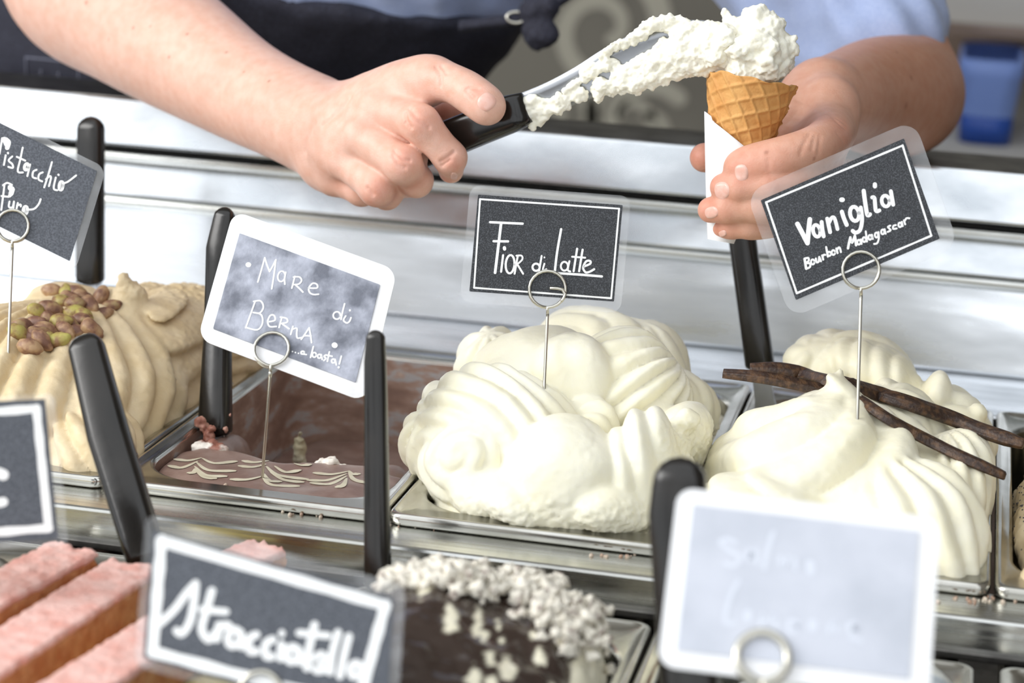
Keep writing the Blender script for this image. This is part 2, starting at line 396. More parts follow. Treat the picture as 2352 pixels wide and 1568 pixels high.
# printed scrolls of the wallpaper (flat print, each scroll a ribbon on the wall)
n_wall = (0, -1, 0)
def scroll(cx, cz, R, turns, a0, d, w, tail=None):
    pts = []
    for i in range(int(26 * turns)):
        t = i / (26 * turns); a = a0 + d * 2 * math.pi * turns * t; r = R * (1 - t) ** .85 + .012
        pts.append((cx + r * math.cos(a), 2.3985, cz + r * math.sin(a)))
    ws = [w * (1 - .55 * i / len(pts)) for i in range(len(pts))]
    return MB().ribbon(pts, ws, n_wall, .0006)
base_pts = [(0, 0)]
for gx in range(-3, 4):
    for gz in range(-1, 5):
        ox, oz = -.30 + gx * .42 + (.21 if gz % 2 else 0), .02 + gz * .30
        if abs(ox) > 1.6 or oz > 1.3: continue
        s = 1 if (gx + gz) % 2 else -1
        for (dx, dz, R, tu, a0, d, w) in ((0, 0, .105, 1.6, 2.6, s, .021), (.16 * s, .11, .075, 1.4, -.5, -s, .017), (-.13 * s, .15, .06, 1.2, .8, s, .014), (.05, -.14, .055, 1.2, 1.9, -s, .013)):
            scroll(ox + dx, oz + dz, R, tu, a0, d, w).obj('scroll', M['scroll'], wb)
# shopfront posts and transom behind the customer (unseen, added to vary the reflections in the steel)
for i, (x0, x1, z0, z1) in enumerate(((-1.75, -1.65, -1, 2.6), (-.42, -.36, -1, 2.6), (.72, .80, -1, 2.6), (1.95, 2.05, -1, 2.6), (-3, 3, 1.0, 1.08), (-3, 3, -1, -.35))):
    struct('trim_%d' % (i + 1), MB().box(x0, x1, -3.06, -3.0, z0, z1), M['frame'])

# background shelf and bins behind the server, right
t = thing('wall_shelf', (.64, 1.7, -.1), 'blurred grey shelf unit with a brown board behind the bent arm', 'shelf')
MB().box(.20, 1.08, 1.45, 1.9, .157, .40).obj('shelf_board', M['plaster'], t)
MB().box(.19, 1.08, 1.91, 1.95, -.1, .40).obj('back_panel', M['brownwood'], t)
MB().box(.20, 1.08, 1.43, 1.449, .148, .160).obj('shelf_rail', M['brownwood'], t)
def bin_(x0, x1, y0, y1, z0, z1, m1, m2, zs, label):
    t = thing('storage_bin', ((x0 + x1) / 2, (y0 + y1) / 2, z0), label, 'bin')
    cx, cy = (x0 + x1) / 2, (y0 + y1) / 2; hx, hy = (x1 - x0) / 2, (y1 - y0) / 2
    MB().rings([rrect(cx, cy, hx * .8, hy * .9, .02, z0), rrect(cx, cy, hx * .82, hy * .92, .02, z0 + zs)], True, True).obj('base', m2, t, True)
    MB().rings([rrect(cx, cy, hx * .82, hy * .92, .02, z0 + zs), rrect(cx, cy, hx * .95, hy, .02, z1 - .02), rrect(cx, cy, hx, hy, .02, z1 - .018), rrect(cx, cy, hx, hy, .02, z1), rrect(cx, cy, hx * .9, hy * .95, .02, z1), rrect(cx, cy, hx * .78, hy * .88, .02, z0 + zs + .01)], False, True).obj('tub', m1, t, True)
p0 = W(2195, 330, 1.3); p1 = W(2345, 145, 1.3)
bin_(float(p0[0]) - .005, float(p1[0]) + .005, 1.3, 1.5, float(p0[2]), float(p1[2]), M['bluebin'], M['bluedark'], .03, 'pale blue plastic tub with dark blue base on the rear worktop')
t = thing('rear_worktop', (.64, 1.5, -1.0), 'grey rear worktop far behind the bent elbow', 'worktop')
zt = float(p0[2]) - .001
MB().box(.20, 1.08, 1.15, 1.9, zt - .04, zt).obj('top', M['plaster'], t)
MB().box(.21, 1.07, 1.2, 1.85, -1.0, zt - .04).obj('cabinet', M['brownwood'], t)

# ------------------------------------------------------------------ counter
t = thing('serving_counter', (0, .1, -1.0), 'stainless steel gelato display counter with stepped back ledge and rails', 'counter')
XL, XR = -.95, 1.05
def bev(mb, name, m, parent, w=.0015, seg=2):
    o = mb.obj(name, m, parent); md = o.modifiers.new('bevel', 'BEVEL'); md.width = w; md.segments = seg; md.limit_method = 'ANGLE'; return o
bev(MB().box(XL, XR, -.0305, .010, -.030, -.0075), 'front_rail', M['steel'], t, .002)
bev(MB().box(XL, XR, -.0345, -.030, -.030, -.0255), 'rail_foot', M['darksteel'], t, .0008)
bev(MB().box(XL, XR, .358, .475, -.03, -.004), 'rear_shelf', M['panel'], t, .002)
def tilt_box(y0, y1, z0, z1, dy):
    V = [(x, y, z) for x in (XL, XR) for (y, z) in ((y0, z0), (y0 + dy, z1), (y1, z0), (y1, z1))]
    return MB().add(V, [(0, 1, 3, 2), (4, 6, 7, 5), (0, 4, 5, 1), (2, 3, 7, 6), (0, 2, 6, 4), (1, 5, 7, 3)])
bev(tilt_box(.466, .53, -.004, .060, .012), 'lower_panel', M['panel'], t, .003)
bev(MB().box(XL, XR, .466, .53, .060, .0675), 'panel_bead', M['steel'], t, .003)
bev(tilt_box(.470, .53, .0675, .096, .009), 'upper_panel', M['fascia'], t, .002)
bev(MB().box(XL, XR, .463, .53, .096, .1035), 'panel_strip', M['steel'], t, .003)
bev(MB().box(XL, XR, .485, .53, .1035, .1105), 'shadow_gap', M['groove'], t, .0005)
bev(tilt_box(.450, .53, .1105, .1465, .010), 'fascia', M['fascia'], t, .002)
bev(MB().box(XL, XR, .4605, .535, .1405, .147), 'ledge_top', M['darksteel'], t, .001)
bev(MB().box(XL, XR, -.45, .47, -.20, -.18), 'well_floor', M['darksteel'], t, .001)
bev(MB().box(XL, XR, -.46, -.43, -.20, -.02), 'customer_rail', M['steel'], t, .002)
MB().box(XL, XR, -.45, .53, -1.0, -.2).obj('cabinet_base', M['darksteel'], t)

# ------------------------------------------------------------------ pans
def pan(cx, cy, hx, hy, z, label, name='gelato_pan', inner=None, depth=.12, group='steel gelato pans'):
    t = thing(name, (cx, cy, z - depth), label, 'pan', group)
    fx, fy = .0085, .020
    def ring(ix, iy, zz, r): return rrect(cx, cy, hx - ix, hy - iy, r, z + zz, 9)
    MB().rings([ring(.0022, .0022, -.0072, .007), ring(.0005, .0005, -.0066, .008), ring(0, 0, -.0045, .008), ring(0, 0, -.0018, .008), ring(.0008, .0008, -.0004, .008), ring(.002, .002, 0, .008), ring(.0036, .0036, -.0004, .0075), ring(.0046, .0046, -.0016, .007),
                ring(fx - .001, fy - .001, -.002, .034), ring(fx + .0006, fy + .0006, -.0027, .035), ring(fx + .0014, fy + .0014, -.0045, .035)], False, False).obj('rim', M['pansteel'], t, True)
    MB().rings([ring(fx + .0014, fy + .0014, -.0045, .035), ring(fx + .0022, fy + .0026, -.05, .034), ring(fx + .004, fy + .006, -depth + .01, .03), ring(fx + .012, fy + .014, -depth, .02)], False, True).obj('basin', inner or M['pansteel'], t, True)
    return t
PW = .0815
def choc_smear(name):
    m, N, L, B = new_mat(name); tc = N.new('ShaderNodeTexCoord'); mp = N.new('ShaderNodeMapping'); mp.inputs['Scale'].default_value = (1, 1, 2.6); L.new(tc.outputs['Object'], mp.inputs[0])
    n = N.new('ShaderNodeTexNoise'); n.inputs['Scale'].default_value = 26; n.inputs['Detail'].default_value = 8; n.inputs['Roughness'].default_value = .62; L.new(mp.outputs[0], n.inputs['Vector'])
    r = N.new('ShaderNodeValToRGB'); e = r.color_ramp.elements; e[0].position = .38; e[0].color = srgb(134, 108, 96); e[1].position = .74; e[1].color = srgb(232, 222, 205)
    for p, c in ((.47, srgb(150, 122, 108)), (.54, srgb(168, 142, 128)), (.59, srgb(172, 172, 174)), (.67, srgb(176, 150, 136))):
        q = e.new(p); q.color = c
    L.new(n.outputs['Fac'], r.inputs[0]); L.new(r.outputs[0], B.inputs['Base Color']); B.inputs['Roughness'].default_value = .4
    b = N.new('ShaderNodeBump'); b.inputs['Strength'].default_value = .5; b.inputs['Distance'].default_value = .002; L.new(n.outputs['Fac'], b.inputs['Height']); L.new(b.outputs[0], B.inputs['Normal']); return m
M['chocsmear'] = choc_smear('chocolate_smeared_steel')
pan(-.2475, .18, PW, .18, 0, 'steel pan under the beige pistachio mound'); pan(-.0825, .18, PW, .18, 0, 'half empty steel pan smeared brown inside with marbled chocolate gelato', inner=M['chocsmear'])
pan(.0825, .18, PW, .18, 0, 'steel pan under the big white folded mound'); pan(.2475, .18, PW, .18, 0, 'steel pan under the white mound with vanilla beans')
pan(.4125, .18, PW, .18, 0, 'steel pan of beige speckled gelato at the right edge')
ZF = -.0265
pan(-.0875, -.235, PW, .19, ZF, 'front row steel pan holding pink sponge slices'); pan(.0775, -.235, PW, .19, ZF, 'front row steel pan under the dark chocolate coated mound')
pan(.2425, -.235, PW, .19, ZF, 'front row steel pan behind the white framed card'); pan(.4175, -.232, PW, .19, ZF, 'front row steel pan with brown crumbs at the lower right')
pan(-.2525, -.235, PW, .19, ZF, 'front row steel pan at the lower left corner')

# ------------------------------------------------------------------ gelato mounds
def gelato(name, F, m, label, cat='gelato', fine=.0006, ffreq=180, rough=None, smooth=1, base_z=None, extra=None):
    V, Q = F.mesh(smooth); N_ = vnormals(V, Q)
    d = fine * fbm(V * ffreq, 3)
    if rough is not None:
        w = rough(V); d = d + w * fbm(V * 420, 3)
    V = V + N_ * d[:, None]
    o = obj(name, V, Q, m); tag(o, label, cat); return o, V, Q

def fslab(F, cx, cy, hx, hy, rad, z0, z1, r=.006, k=.004):          # slab with rounded plan corners, like the pan opening
    zc_, hz = (z0 + z1) / 2, (z1 - z0) / 2
    def fn(P):
        q = np.stack([np.abs(P[..., 0] - cx) - (hx - rad), np.abs(P[..., 1] - cy) - (hy - rad)], -1)
        d2 = np.sqrt((np.maximum(q, 0) ** 2).sum(-1)) + np.minimum(q.max(-1), 0) - rad
        w = np.stack([d2 + r, np.abs(P[..., 2] - zc_) - hz + r], -1)
        return np.minimum(w.max(-1), 0) + np.sqrt((np.maximum(w, 0) ** 2).sum(-1)) - r
    F.apply(fn, (cx - hx, cy - hy, z0), (cx + hx, cy + hy, z1), k)
def fbox(F, lo, hi, r, k=.004):
    lo = np.asarray(lo, np.float32); hi = np.asarray(hi, np.float32); c = (lo + hi) / 2; hh = (hi - lo) / 2 - r
    def fn(P):
        q = np.abs(P - c) - hh; return np.sqrt((np.maximum(q, 0) ** 2).sum(-1)) + np.minimum(q.max(-1), 0) - r
    F.apply(fn, lo, hi, k)
# Fior di latte: folded lobes
F = Field((-.02, -.005, -.045), (.172, .345, .105), .0013, warp=(.0050, 20))
def LW(u, v, Y, r, rot=(0, 0, 0), k=.002, ridge=None): F.lobe(W(u, v, Y), r, rot, k, ridge)
F.lobe((.0805, .175, -.03), (.068, .150, .05), k=.01); fslab(F, .0825, .18, .0712, .158, .034, -.042, -.0105)
LW(1385, 815, .225, (.044, .04, .030), (0, 8, 0), .002, ('spiral', norm((-.7, -.6, .4)), 6, .0028, 2)); LW(1285, 778, .215, (.016, .016, .010), (0, -20, 0), .003)
LW(1475, 850, .23, (.034, .035, .032), (0, 30, 0), .002, ('polar', norm((-.6, -.2, .8)), 9, .003, .3))
LW(1560, 925, .20, (.026, .032, .023), (0, 25, 0), .002, ('spiral', norm((-.5, -.8, .1)), 6, .0022, 1))
LW(1120, 832, .19, (.021, .022, .020), (0, 0, 0), .002, ('polar', norm((0, -.3, 1)), 7, .0035, .8)); LW(1105, 808, .20, (.009, .012, .009), k=.003)
LW(1230, 890, .155, (.046, .042, .034), (0, -12, 0), .0015, ('polar', norm((.9, .1, .25)), 5, .0018, .6))
LW(1300, 888, .135, (.026, .026, .030), (0, 20, 0), .0015)
LW(1430, 925, .165, (.040, .044, .044), (0, 15, 0), .0012, ('polar', norm((-.55, -.25, -.80)), 20, .0052, .7))
LW(1345, 980, .105, (.018, .018, .018), (0, 30, 0), .0012, ('polar', norm((-.8, -.5, .2)), 7, .0040, 1.4)); LW(1328, 1000, .092, (.010, .009, .008), (0, 20, 0), .0015)
LW(1140, 1025, .085, (.050, .050, .047), (0, 0, 0), .0012, ('spiral', norm((-.62, -.72, -.25)), 10.5, .0046, 1))
LW(1065, 1065, .052, (.024, .026, .032), (0, 20, 0), .0015, ('spiral', norm((-.2, -.9, .3)), 6, .0034, 1))
LW(1000, 1005, .09, (.021, .030, .024), (0, 0, 0), .002, ('polar', norm((-.2, -.5, .8)), 9, .0040, .8))
LW(1015, 915, .12, (.014, .02, .011), (0, 35, 0), .002); LW(995, 935, .118, (.009, .012, .008), (0, 0, 0), .002); LW(1040, 885, .13, (.016, .014, .008), (0, -25, 0), .002)
LW(1300, 1112, .048, (.038, .034, .040), (0, -18, 0), .0012, ('spiral', norm((.5, -.25, .85)), 4.2, .0012, 1))
LW(1185, 1158, .03, (.028, .022, .015), (0, 8, 0), .004)
LW(1110, 1140, .04, (.024, .024, .018), (0, 12, 0), .003); LW(1055, 1125, .05, (.018, .018, .016), k=.002)
LW(1465, 1100, .066, (.022, .035, .038), (0, 10, 0), .0015, ('planar', (1, .35, .25), .013, .0045, 1.2))
LW(1400, 1165, .035, (.024, .022, .016), k=.003)
LW(1500, 1058, .09, (.020, .03, .020), (0, -35, 0), .0015, ('planar', (.5, .2, .9), .012, .003, 1)); LW(1560, 1000, .10, (.015, .010, .006), (0, -40, 0), .003); LW(1582, 975, .10, (.005, .006, .006), k=.003)
LW(1565, 1010, .13, (.018, .03, .024), (0, 0, 0), .003)
def r_fior(V):
    P = V - CAM; z = P @ FW; v = 784 - FPX * (P @ UP) / z; u = 1176 + FPX * (P @ RT) / z
    return np.clip((v - 1125) / 60, 0, 1) * .0009 + .0010 * np.clip((u - 1500) / 60, 0, 1) * np.clip((v - 940) / 40, 0, 1)
fior, FV, FQ = gelato('fior_di_latte_gelato', F, M['cream'], 'large white gelato mound of smooth folded lobes under the Fior di Latte card', fine=.0003, rough=r_fior, smooth=0)

# Vaniglia: swirled mound with a peak
F = Field((.155, -.005, -.045), (.342, .345, .10), .0015, warp=(.004, 22))
F.lobe((.2475, .175, -.024), (.0705, .158, .05), k=.01); fslab(F, .2475, .18, .0712, .158, .034, -.042, -.0105)
F.lobe((.236, .112, .0), (.070, .080, .058), k=.005, ridge=('polar', (.0, .10, .99), 7, .0085, 4.2))
F.lobe((.2335, .118, .046), (.028, .030, .016), (0, 0, 0), .008, ('polar', (0, 0, 1), 4, .0025, 3.0))
F.cone((.233, .120, .054), (.2325, .132, .0715), .010, .0022, .006)
F.lobe(W(1935, 893, .125), (.013, .010, .004), (0, 25, 0), .003)
F.lobe((.205, .052, .0), (.045, .038, .030), (0, 0, 0), .004, ('planar', (.25, 0, 1), .011, .0034, 1.0))
F.lobe((.281, .066, .0), (.043, .056, .042), (0, 22, 28), .003, ('polar', norm((-.5, .6, .65)), 15, .0052, .5))
F.lobe((.300, .13, .0), (.028, .075, .043), (0, 15, 0), .003, ('polar', norm((-.5, .2, .8)), 15, .0045, .4))
F.lobe((.300, .21, .010), (.028, .05, .042), (0, 0, 0), .003, ('polar', norm((-.6, -.4, .7)), 11, .0045, .6))
F.lobe(W(1960, 850, .235), (.040, .04, .024), (0, 8, 0), .004, ('polar', norm((-.4, -.4, .8)), 7, .003, 1.2))
F.lobe(W(1860, 835, .225), (.018, .022, .016), (0, 0, 0), .003, ('polar', norm((0, -.5, .8)), 5, .002, .8))
F.lobe(W(2010, 850, .21), (.030, .025, .014), (0, 18, 0), .003, ('planar', (1, 0, .2), .012, .002, 1.0))
F.lobe(W(2070, 955, .165), (.028, .028, .018), (0, 22, 0), .003, ('polar', norm((-.5, -.4, .8)), 7, .0028, .8))
F.lobe(W(2140, 920, .205), (.010, .022, .022), (0, 10, 0), .003); F.lobe(W(2235, 935, .19), (.006, .007, .006), k=.002)
F.lobe((.197, .13, .0), (.035, .07, .034), (0, 0, 0), .004, ('polar', norm((.4, 0, .9)), 9, .004, 1.6))
F.lobe((.301, .040, -.006), (.022, .028, .028), (0, 0, 30), .004, ('polar', norm((-.3, .6, .7)), 9, .004, .3))
vani, VV, VQ = gelato('vanilla_gelato', F, M['vanilla'], 'white vanilla gelato mound swirled to a peak with dark beans on top', fine=.0003, smooth=0)

# Pistachio: ridged beige mound
F = Field((-.36, -.005, -.045), (-.155, .345, .12), .0014, warp=(.0030, 18))
F.lobe((-.2475, .18, -.03), (.073, .156, .05), k=.01); fslab(F, -.2475, .18, .0712, .158, .034, -.042, -.0105)
F.lobe((-.262, .140, .0), (.090, .120, .060), (0, 0, 0), .004, ('polar', norm((-.12, .28, .95)), 29, .0058, 2.4))
F.lobe((-.213, .215, .0), (.044, .10, .058), (0, 0, 0), .003, ('planar', (.34, -.10, .93), .0135, .0062, 1.5))
F.lobe((-.236, .225, .022), (.046, .06, .034), (0, 0, 0), .003, ('planar', (.5, -.2, .8), .014, .005, 1.2))
F.lobe((-.19, .26, -.006), (.028, .06, .05), (0, 0, 0), .003, ('planar', (.2, -.1, 1), .012, .0045, 1.6))
F.lobe(W(165, 690, .20), (.030, .02, .010), (0, 5, 0), .006); F.lobe(W(115, 745, .14), (.03, .02, .010), (0, -12, 0), .003)
F.cone(W(287, 725, .18), W(278, 640, .18), .016, .0034, .006); F.lobe(W(303, 668, .182), (.009, .008, .005), (0, 30, 0), .003); F.lobe(W(258, 690, .185), (.013, .01, .009), (0, 0, 0), .004)
F.lobe(W(362, 695, .235), (.015, .012, .007), (0, 20, 0), .003); F.lobe(W(398, 740, .235), (.011, .012, .017), k=.003); F.lobe(W(408, 815, .225), (.013, .014, .02), k=.003)
F.lobe(W(335, 745, .19), (.024, .018, .012), (0, 42, 0), .004, ('planar', (1, 0, -.6), .010, .003, 1)); F.lobe(W(432, 880, .21), (.013, .018, .016), k=.003)
F.lobe((-.195, .055, -.004), (.028, .045, .026), (0, 0, 20), .003, ('polar', norm((-.6, .5, .6)), 12, .0045, .6))
def r_pist(V):
    P = V - CAM; z = P @ FW; u = 1176 + FPX * (P @ RT) / z; v = 784 - FPX * (P @ UP) / z
    return .0006 * np.clip((u - 375) / 50, 0, 1) * np.clip((930 - v) / 60, 0, 1) + .0010 * np.clip((700 - v) / 40, 0, 1) * np.clip((u - 240) / 40, 0, 1)
pist, PV, PQ = gelato('pistachio_gelato', F, M['pistgel'], 'beige pistachio gelato mound with flowing ridges and nuts on top', fine=.0005, rough=r_pist, smooth=0)

# beige poppy gelato at the right edge
F = Field((.33, 0, -.045), (.50, .345, .06), .002, warp=(.004, 22))
F.lobe((.4125, .18, -.02), (.070, .155, .05), k=.01, ridge=('polar', (0, 0, 1), 15, .005, 1.2)); F.lobe((.362, .10, -.004), (.018, .07, .02), k=.006); F.lobe((.37, .03, -.006), (.025, .02, .02), k=.004)
pop, OV, OQ = gelato('poppy_gelato', F, M['beige'], 'beige poppy seed gelato cut off by the right edge', fine=.001)
M['seed'] = mat('poppy_seed', srgb(60, 60, 72), .5)
bo = bvh_of(OV, OQ); mb = MB()
bm0 = bmesh.new(); bmesh.ops.create_icosphere(bm0, subdivisions=1, radius=.0006); SV = np.array([v.co[:] for v in bm0.verts]); SF = [tuple(v.index for v in f.verts) for f in bm0.faces]; bm0.free()
for i in range(160):
    u, v = rng.uniform(2316, 2420), rng.uniform(960, 1320) if i < 60 else rng.normal(1150, 40); loc, n = hit(bo, u, v)
    if loc is not None: mb.add(loc + SV, SF)
tag(mb.obj('poppy_seeds', M['seed'], pop), 'scattered dark poppy seeds', kind='stuff')

# ------------------------------------------------------------------ marbled chocolate in the half-empty pan
M['choc'] = mat('chocolate_gelato', srgb(152, 128, 118), .32, col2=srgb(134, 108, 98), nscale=60, bump=.15, bscale=300, spec=.5)
M['marble'] = mat('white_marbling', srgb(224, 218, 194), .35, col2=srgb(214, 206, 180), nscale=80)
M['chocwhite'] = mat('torn_chocolate_and_cream', (1, 1, 1, 1), .5, vcol=True, bump=.4, bscale=600)
def blob_colors(V, a, b, f, lo, hi):
    w = np.clip((fbm(V * f, 3) - lo) / (hi - lo), 0, 1)[:, None]; return np.asarray(a[:3]) * (1 - w) + np.asarray(b[:3]) * w
t = thing('marbled_chocolate_gelato', (-.0825, .06, -.12), 'brown chocolate gelato marbled with white feather swirls in the half empty pan', 'gelato')
F = Field((-.162, .012, -.125), (-.003, .345, .004), .002, warp=(.0018, 30))
fslab(F, -.0825, .1795, .0712, .1575, .034, -.117, -.0080, .004)
F.apply(lambda P: np.maximum(np.maximum(.099 + .006 * np.sin(P[..., 0] * 90) - P[..., 1], -.066 - P[..., 2]), -P[..., 2] - .2), (-.16, .08, -.07), (-.005, .345, 0), .006, True)
F.lobe((-.03, .11, -.03), (.02, .03, .02), k=.01); F.lobe((-.14, .12, -.03), (.012, .05, .022), k=.01)
V, Q = F.mesh(1); V = V + vnormals(V, Q) * (.001 * fbm(V * 90, 3) * np.clip((-V[:, 2] - .012) / .01, 0, 1))[:, None]
o = obj('gelato_slab', V, Q, M['choc'], t)
bslab = bvh_of(V, Q); mb = MB()
def zc(p, o, s): return (o[0] + p[0] / s, o[1] + p[1] / s)
for i, st in enumerate([[(600, 750), (680, 760), (770, 742)], [(1000, 765), (860, 778), (780, 745)], [(560, 795), (640, 808), (745, 765)], [(990, 830), (820, 825), (740, 772)], [(930, 866), (800, 858), (728, 800)], [(690, 842), (720, 840), (728, 815)],
        [(1035, 797), (1120, 803), (1205, 785)], [(1480, 886), (1290, 858), (1212, 800)], [(980, 887), (1080, 888), (1185, 865)], [(1420, 932), (1250, 925), (1190, 880)], [(1430, 826), (1340, 838), (1268, 798)],
        [(1540, 843), (1650, 853), (1765, 832)], [(1500, 892), (1620, 893), (1748, 850)], [(1870, 908), (1800, 885), (1768, 838)], [(1520, 910), (1640, 918), (1750, 865)], [(1690, 938), (1730, 925), (1752, 880)],
        [(1060, 763), (1130, 772), (1225, 760)], [(1500, 787), (1440, 790), (1370, 768)], [(1300, 900), (1230, 895), (1195, 850)], [(1450, 905), (1330, 890), (1240, 840)], [(860, 880), (790, 870), (735, 825)], [(1830, 850), (1790, 850), (1770, 830)]]):
    pts = [hit(bslab, *zc(p, (200, 800), 2.94))[0] for p in catmull(st, 6)]
    pts = [p for p in pts if p is not None and p[2] > -.016]
    if len(pts) < 4: continue
    n = len(pts); mb.ribbon(pts, [.0027 * (1 - .9 * (k / (n - 1))) * min(1, .5 + 3 * k / n) + .0003 for k in range(n)], (0, 0, 1), .0004)
tag(mb.obj('marbling', M['marble'], t), 'cream white feathered swirls', kind='stuff')
def torn(name, blobs, label, parent=None, a=srgb(150, 98, 82), b=srgb(245, 238, 228), f=120, lo=-.15, hi=.2, h=.0011, k=.003, rough=.0013, m='chocwhite'):
    pts = [(W(u, v, Y), px2m(W(u, v, Y), r)) for u, v, Y, r in blobs]
    lo_ = np.min([p - r for p, r in pts], 0) - .004; hi_ = np.max([p + r for p, r in pts], 0) + .004
    F = Field(lo_, hi_, h, warp=(.0015, 90))
    for p, r in pts: F.cone(p, p + np.array([1e-4, 0, 0]), r, r, k)
    V, Q = F.mesh(0); V = V + vnormals(V, Q) * (rough * fbm(V * 330, 3))[:, None]
    o = obj(name, V, Q, M[m], parent)
    if m == 'chocwhite': color_attr(o.data, blob_colors(V, a, b, f, lo, hi))
    if label: tag(o, label, 'gelato')
    return o
torn('torn_lump', [(450, 1030, .10, 14), (480, 1035, .10, 20), (505, 1030, .10, 14), (465, 1020, .105, 12), (490, 1020, .105, 12)], None, t)
torn('torn_lump', [(740, 1065, .10, 12), (765, 1060, .10, 14), (790, 1072, .10, 11)], None, t, lo=-.5, hi=-.1)
torn('torn_lump', [(935, 1030, .16, 8), (940, 1040, .16, 7)], None, t)
torn('torn_lump', [(688, 1010, .20, 10), (688, 1030, .20, 13), (686, 1050, .2, 13), (690, 990, .20, 6)], None, t, a=srgb(206, 200, 176), b=srgb(190, 180, 150))

# ------------------------------------------------------------------ pistachio nuts (placed on the mound)
M['nut'] = None
def nut_mat(name, c1, c2, c3):
    m, N, L, B = new_mat(name); tc = N.new('ShaderNodeTexCoord'); oi = N.new('ShaderNodeObjectInfo'); ad = N.new('ShaderNodeVectorMath'); ad.operation = 'ADD'
    L.new(tc.outputs['Object'], ad.inputs[0]); L.new(oi.outputs['Random'], ad.inputs[1])
    n = N.new('ShaderNodeTexNoise'); n.inputs['Scale'].default_value = 150; n.inputs['Detail'].default_value = 5; L.new(ad.outputs[0], n.inputs['Vector'])
    r = N.new('ShaderNodeValToRGB'); e = r.color_ramp.elements; e[0].position = .38; e[0].color = c1; e[1].position = .62; e[1].color = c3; q = e.new(.5); q.color = c2
    L.new(n.outputs['Fac'], r.inputs[0]); L.new(r.outputs[0], B.inputs['Base Color']); B.inputs['Roughness'].default_value = .5
    b = N.new('ShaderNodeBump'); b.inputs['Strength'].default_value = .5; b.inputs['Distance'].default_value = .0012; L.new(n.outputs['Fac'], b.inputs['Height']); L.new(b.outputs[0], B.inputs['Normal']); return m
nutm = [nut_mat('pistachio_skin_brown', srgb(118, 82, 66), srgb(152, 116, 88), srgb(178, 146, 110)), nut_mat('pistachio_green', srgb(132, 98, 66), srgb(164, 146, 84), srgb(176, 168, 90)), nut_mat('pistachio_purple', srgb(108, 74, 60), srgb(144, 108, 82), srgb(164, 140, 98))]
bt = bvh_of(PV, PQ)
def nut_mesh(sd):
    bm = bmesh.new(); bmesh.ops.create_icosphere(bm, subdivisions=3, radius=1)
    for v in bm.verts:
        p = np.array(v.co); q = .10 * float(fbm(p[None] * 1.7 + sd * 5, 2)[0]); x = p[0]
        v.co = Vector((.0078 * x * (1 + q), .0050 * p[1] * (1 + q) * (1 - .22 * x) * (1 - .12 * (abs(p[2]) < .12)), .0046 * p[2] * (1 + q) * (1 - .22 * x)))
    me = bpy.data.meshes.new('pistachio_nut'); bm.to_mesh(me); bm.free(); return me
nut_me = [nut_mesh(i) for i in range(4)]
for me in nut_me: me.polygons.foreach_set('use_smooth', np.ones(len(me.polygons), bool))
nz = [(305, 425, 0, 15), (382, 440, 1, 80), (440, 440, 2, 20), (470, 465, 0, 10), (580, 460, 0, 100), (360, 492, 1, 40), (432, 500, 2, 10), (515, 508, 0, 60), (640, 510, 2, -15), (435, 548, 1, 0), (482, 572, 1, 60), (592, 556, 0, -20), (215, 545, 1, 5), (290, 530, 2, 10), (465, 592, 2, 10), (400, 470, 0, 30),
      (210, 615, 0, 20), (130, 632, 2, -10), (100, 668, 1, 10), (175, 688, 0, 30), (265, 655, 0, 0), (280, 595, 2, 15), (350, 605, 1, 10), (415, 620, 2, -20), (372, 652, 0, 60), (312, 628, 2, 40), (432, 660, 0, 0), (515, 645, 0, 15), (275, 705, 1, 30), (345, 707, 1, -15), (172, 747, 0, 12), (220, 672, 2, -30), (235, 710, 0, 50)]
kinds = ['reddish brown', 'green showing', 'dark purple brown']
for i, (zx, zy, kd, an) in enumerate(nz):
    u, v = zc((zx, zy), (0, 500), 2.4775); loc, n = hit(bt, u, v)
    if loc is None: continue
    toc = norm(CAM - loc); nn = norm(n + .3 * toc); x = norm(RT * math.cos(math.radians(an)) - UP * math.sin(math.radians(an))); x = norm(x - nn * np.dot(x, nn)); y = np.cross(nn, x)
    me = nut_me[i % 4]
    if kd or True:
        me = me.copy(); me.materials.clear(); me.materials.append(nutm[kd])
    o = bpy.data.objects.new('pistachio_nut', me); COL.objects.link(o); p = loc + nn * .0018
    o.matrix_world = Matrix(((x[0], y[0], nn[0], p[0]), (x[1], y[1], nn[1], p[1]), (x[2], y[2], nn[2], p[2]), (0, 0, 0, 1)))
    s = random.uniform(.9, 1.12); o.scale = (s, s, s)
    up = zy < 600
    tag(o, 'shelled pistachio with %s skin in the %s cluster on the beige mound' % (kinds[kd], 'upper' if up else 'lower'), 'nut', 'pistachios on the beige mound')

# ------------------------------------------------------------------ vanilla beans
bvan = bvh_of(VV, VQ)
def bean(px, rpx, label, skip=(0, 0)):
    Q_ = catmull([np.array(q, float) for q in px], 10); Yh = []
    for q in Q_:
        loc, n = hit(bvan, q[0], q[1]); Yh.append(q[2] if loc is None or skip[0] < q[0] < skip[1] else min(q[2], float(loc[1]) - .007))
    Yh = np.convolve(np.pad(Yh, 4, 'edge'), np.ones(9) / 9, 'valid'); P = [W(q[0], q[1], y) for q, y in zip(Q_, Yh)]; n = len(P); mid = P[n // 2]; r = px2m(mid, rpx)
    ph = rng.rand(7) * 6
    def fn(i, a): return 1 + .10 * math.sin(5 * a + ph[0] + i * .05) + .07 * math.sin(9 * a + ph[1] - i * .04) + .025 * math.sin(i * .4 + ph[2])
    rad = [r * min(1, .75 + .25 * min(1, i / (n * .12)), .7 + .3 * min(1, (n - 1 - i) / (n * .08))) for i in range(n)]
    m = MB().tube(P, rad, 28, .62, (0.2, -.6, .77), fn); o = m.obj('vanilla_bean', M['bean'], None, True); return tag(o, label, 'vanilla bean', 'vanilla beans on the white mound')
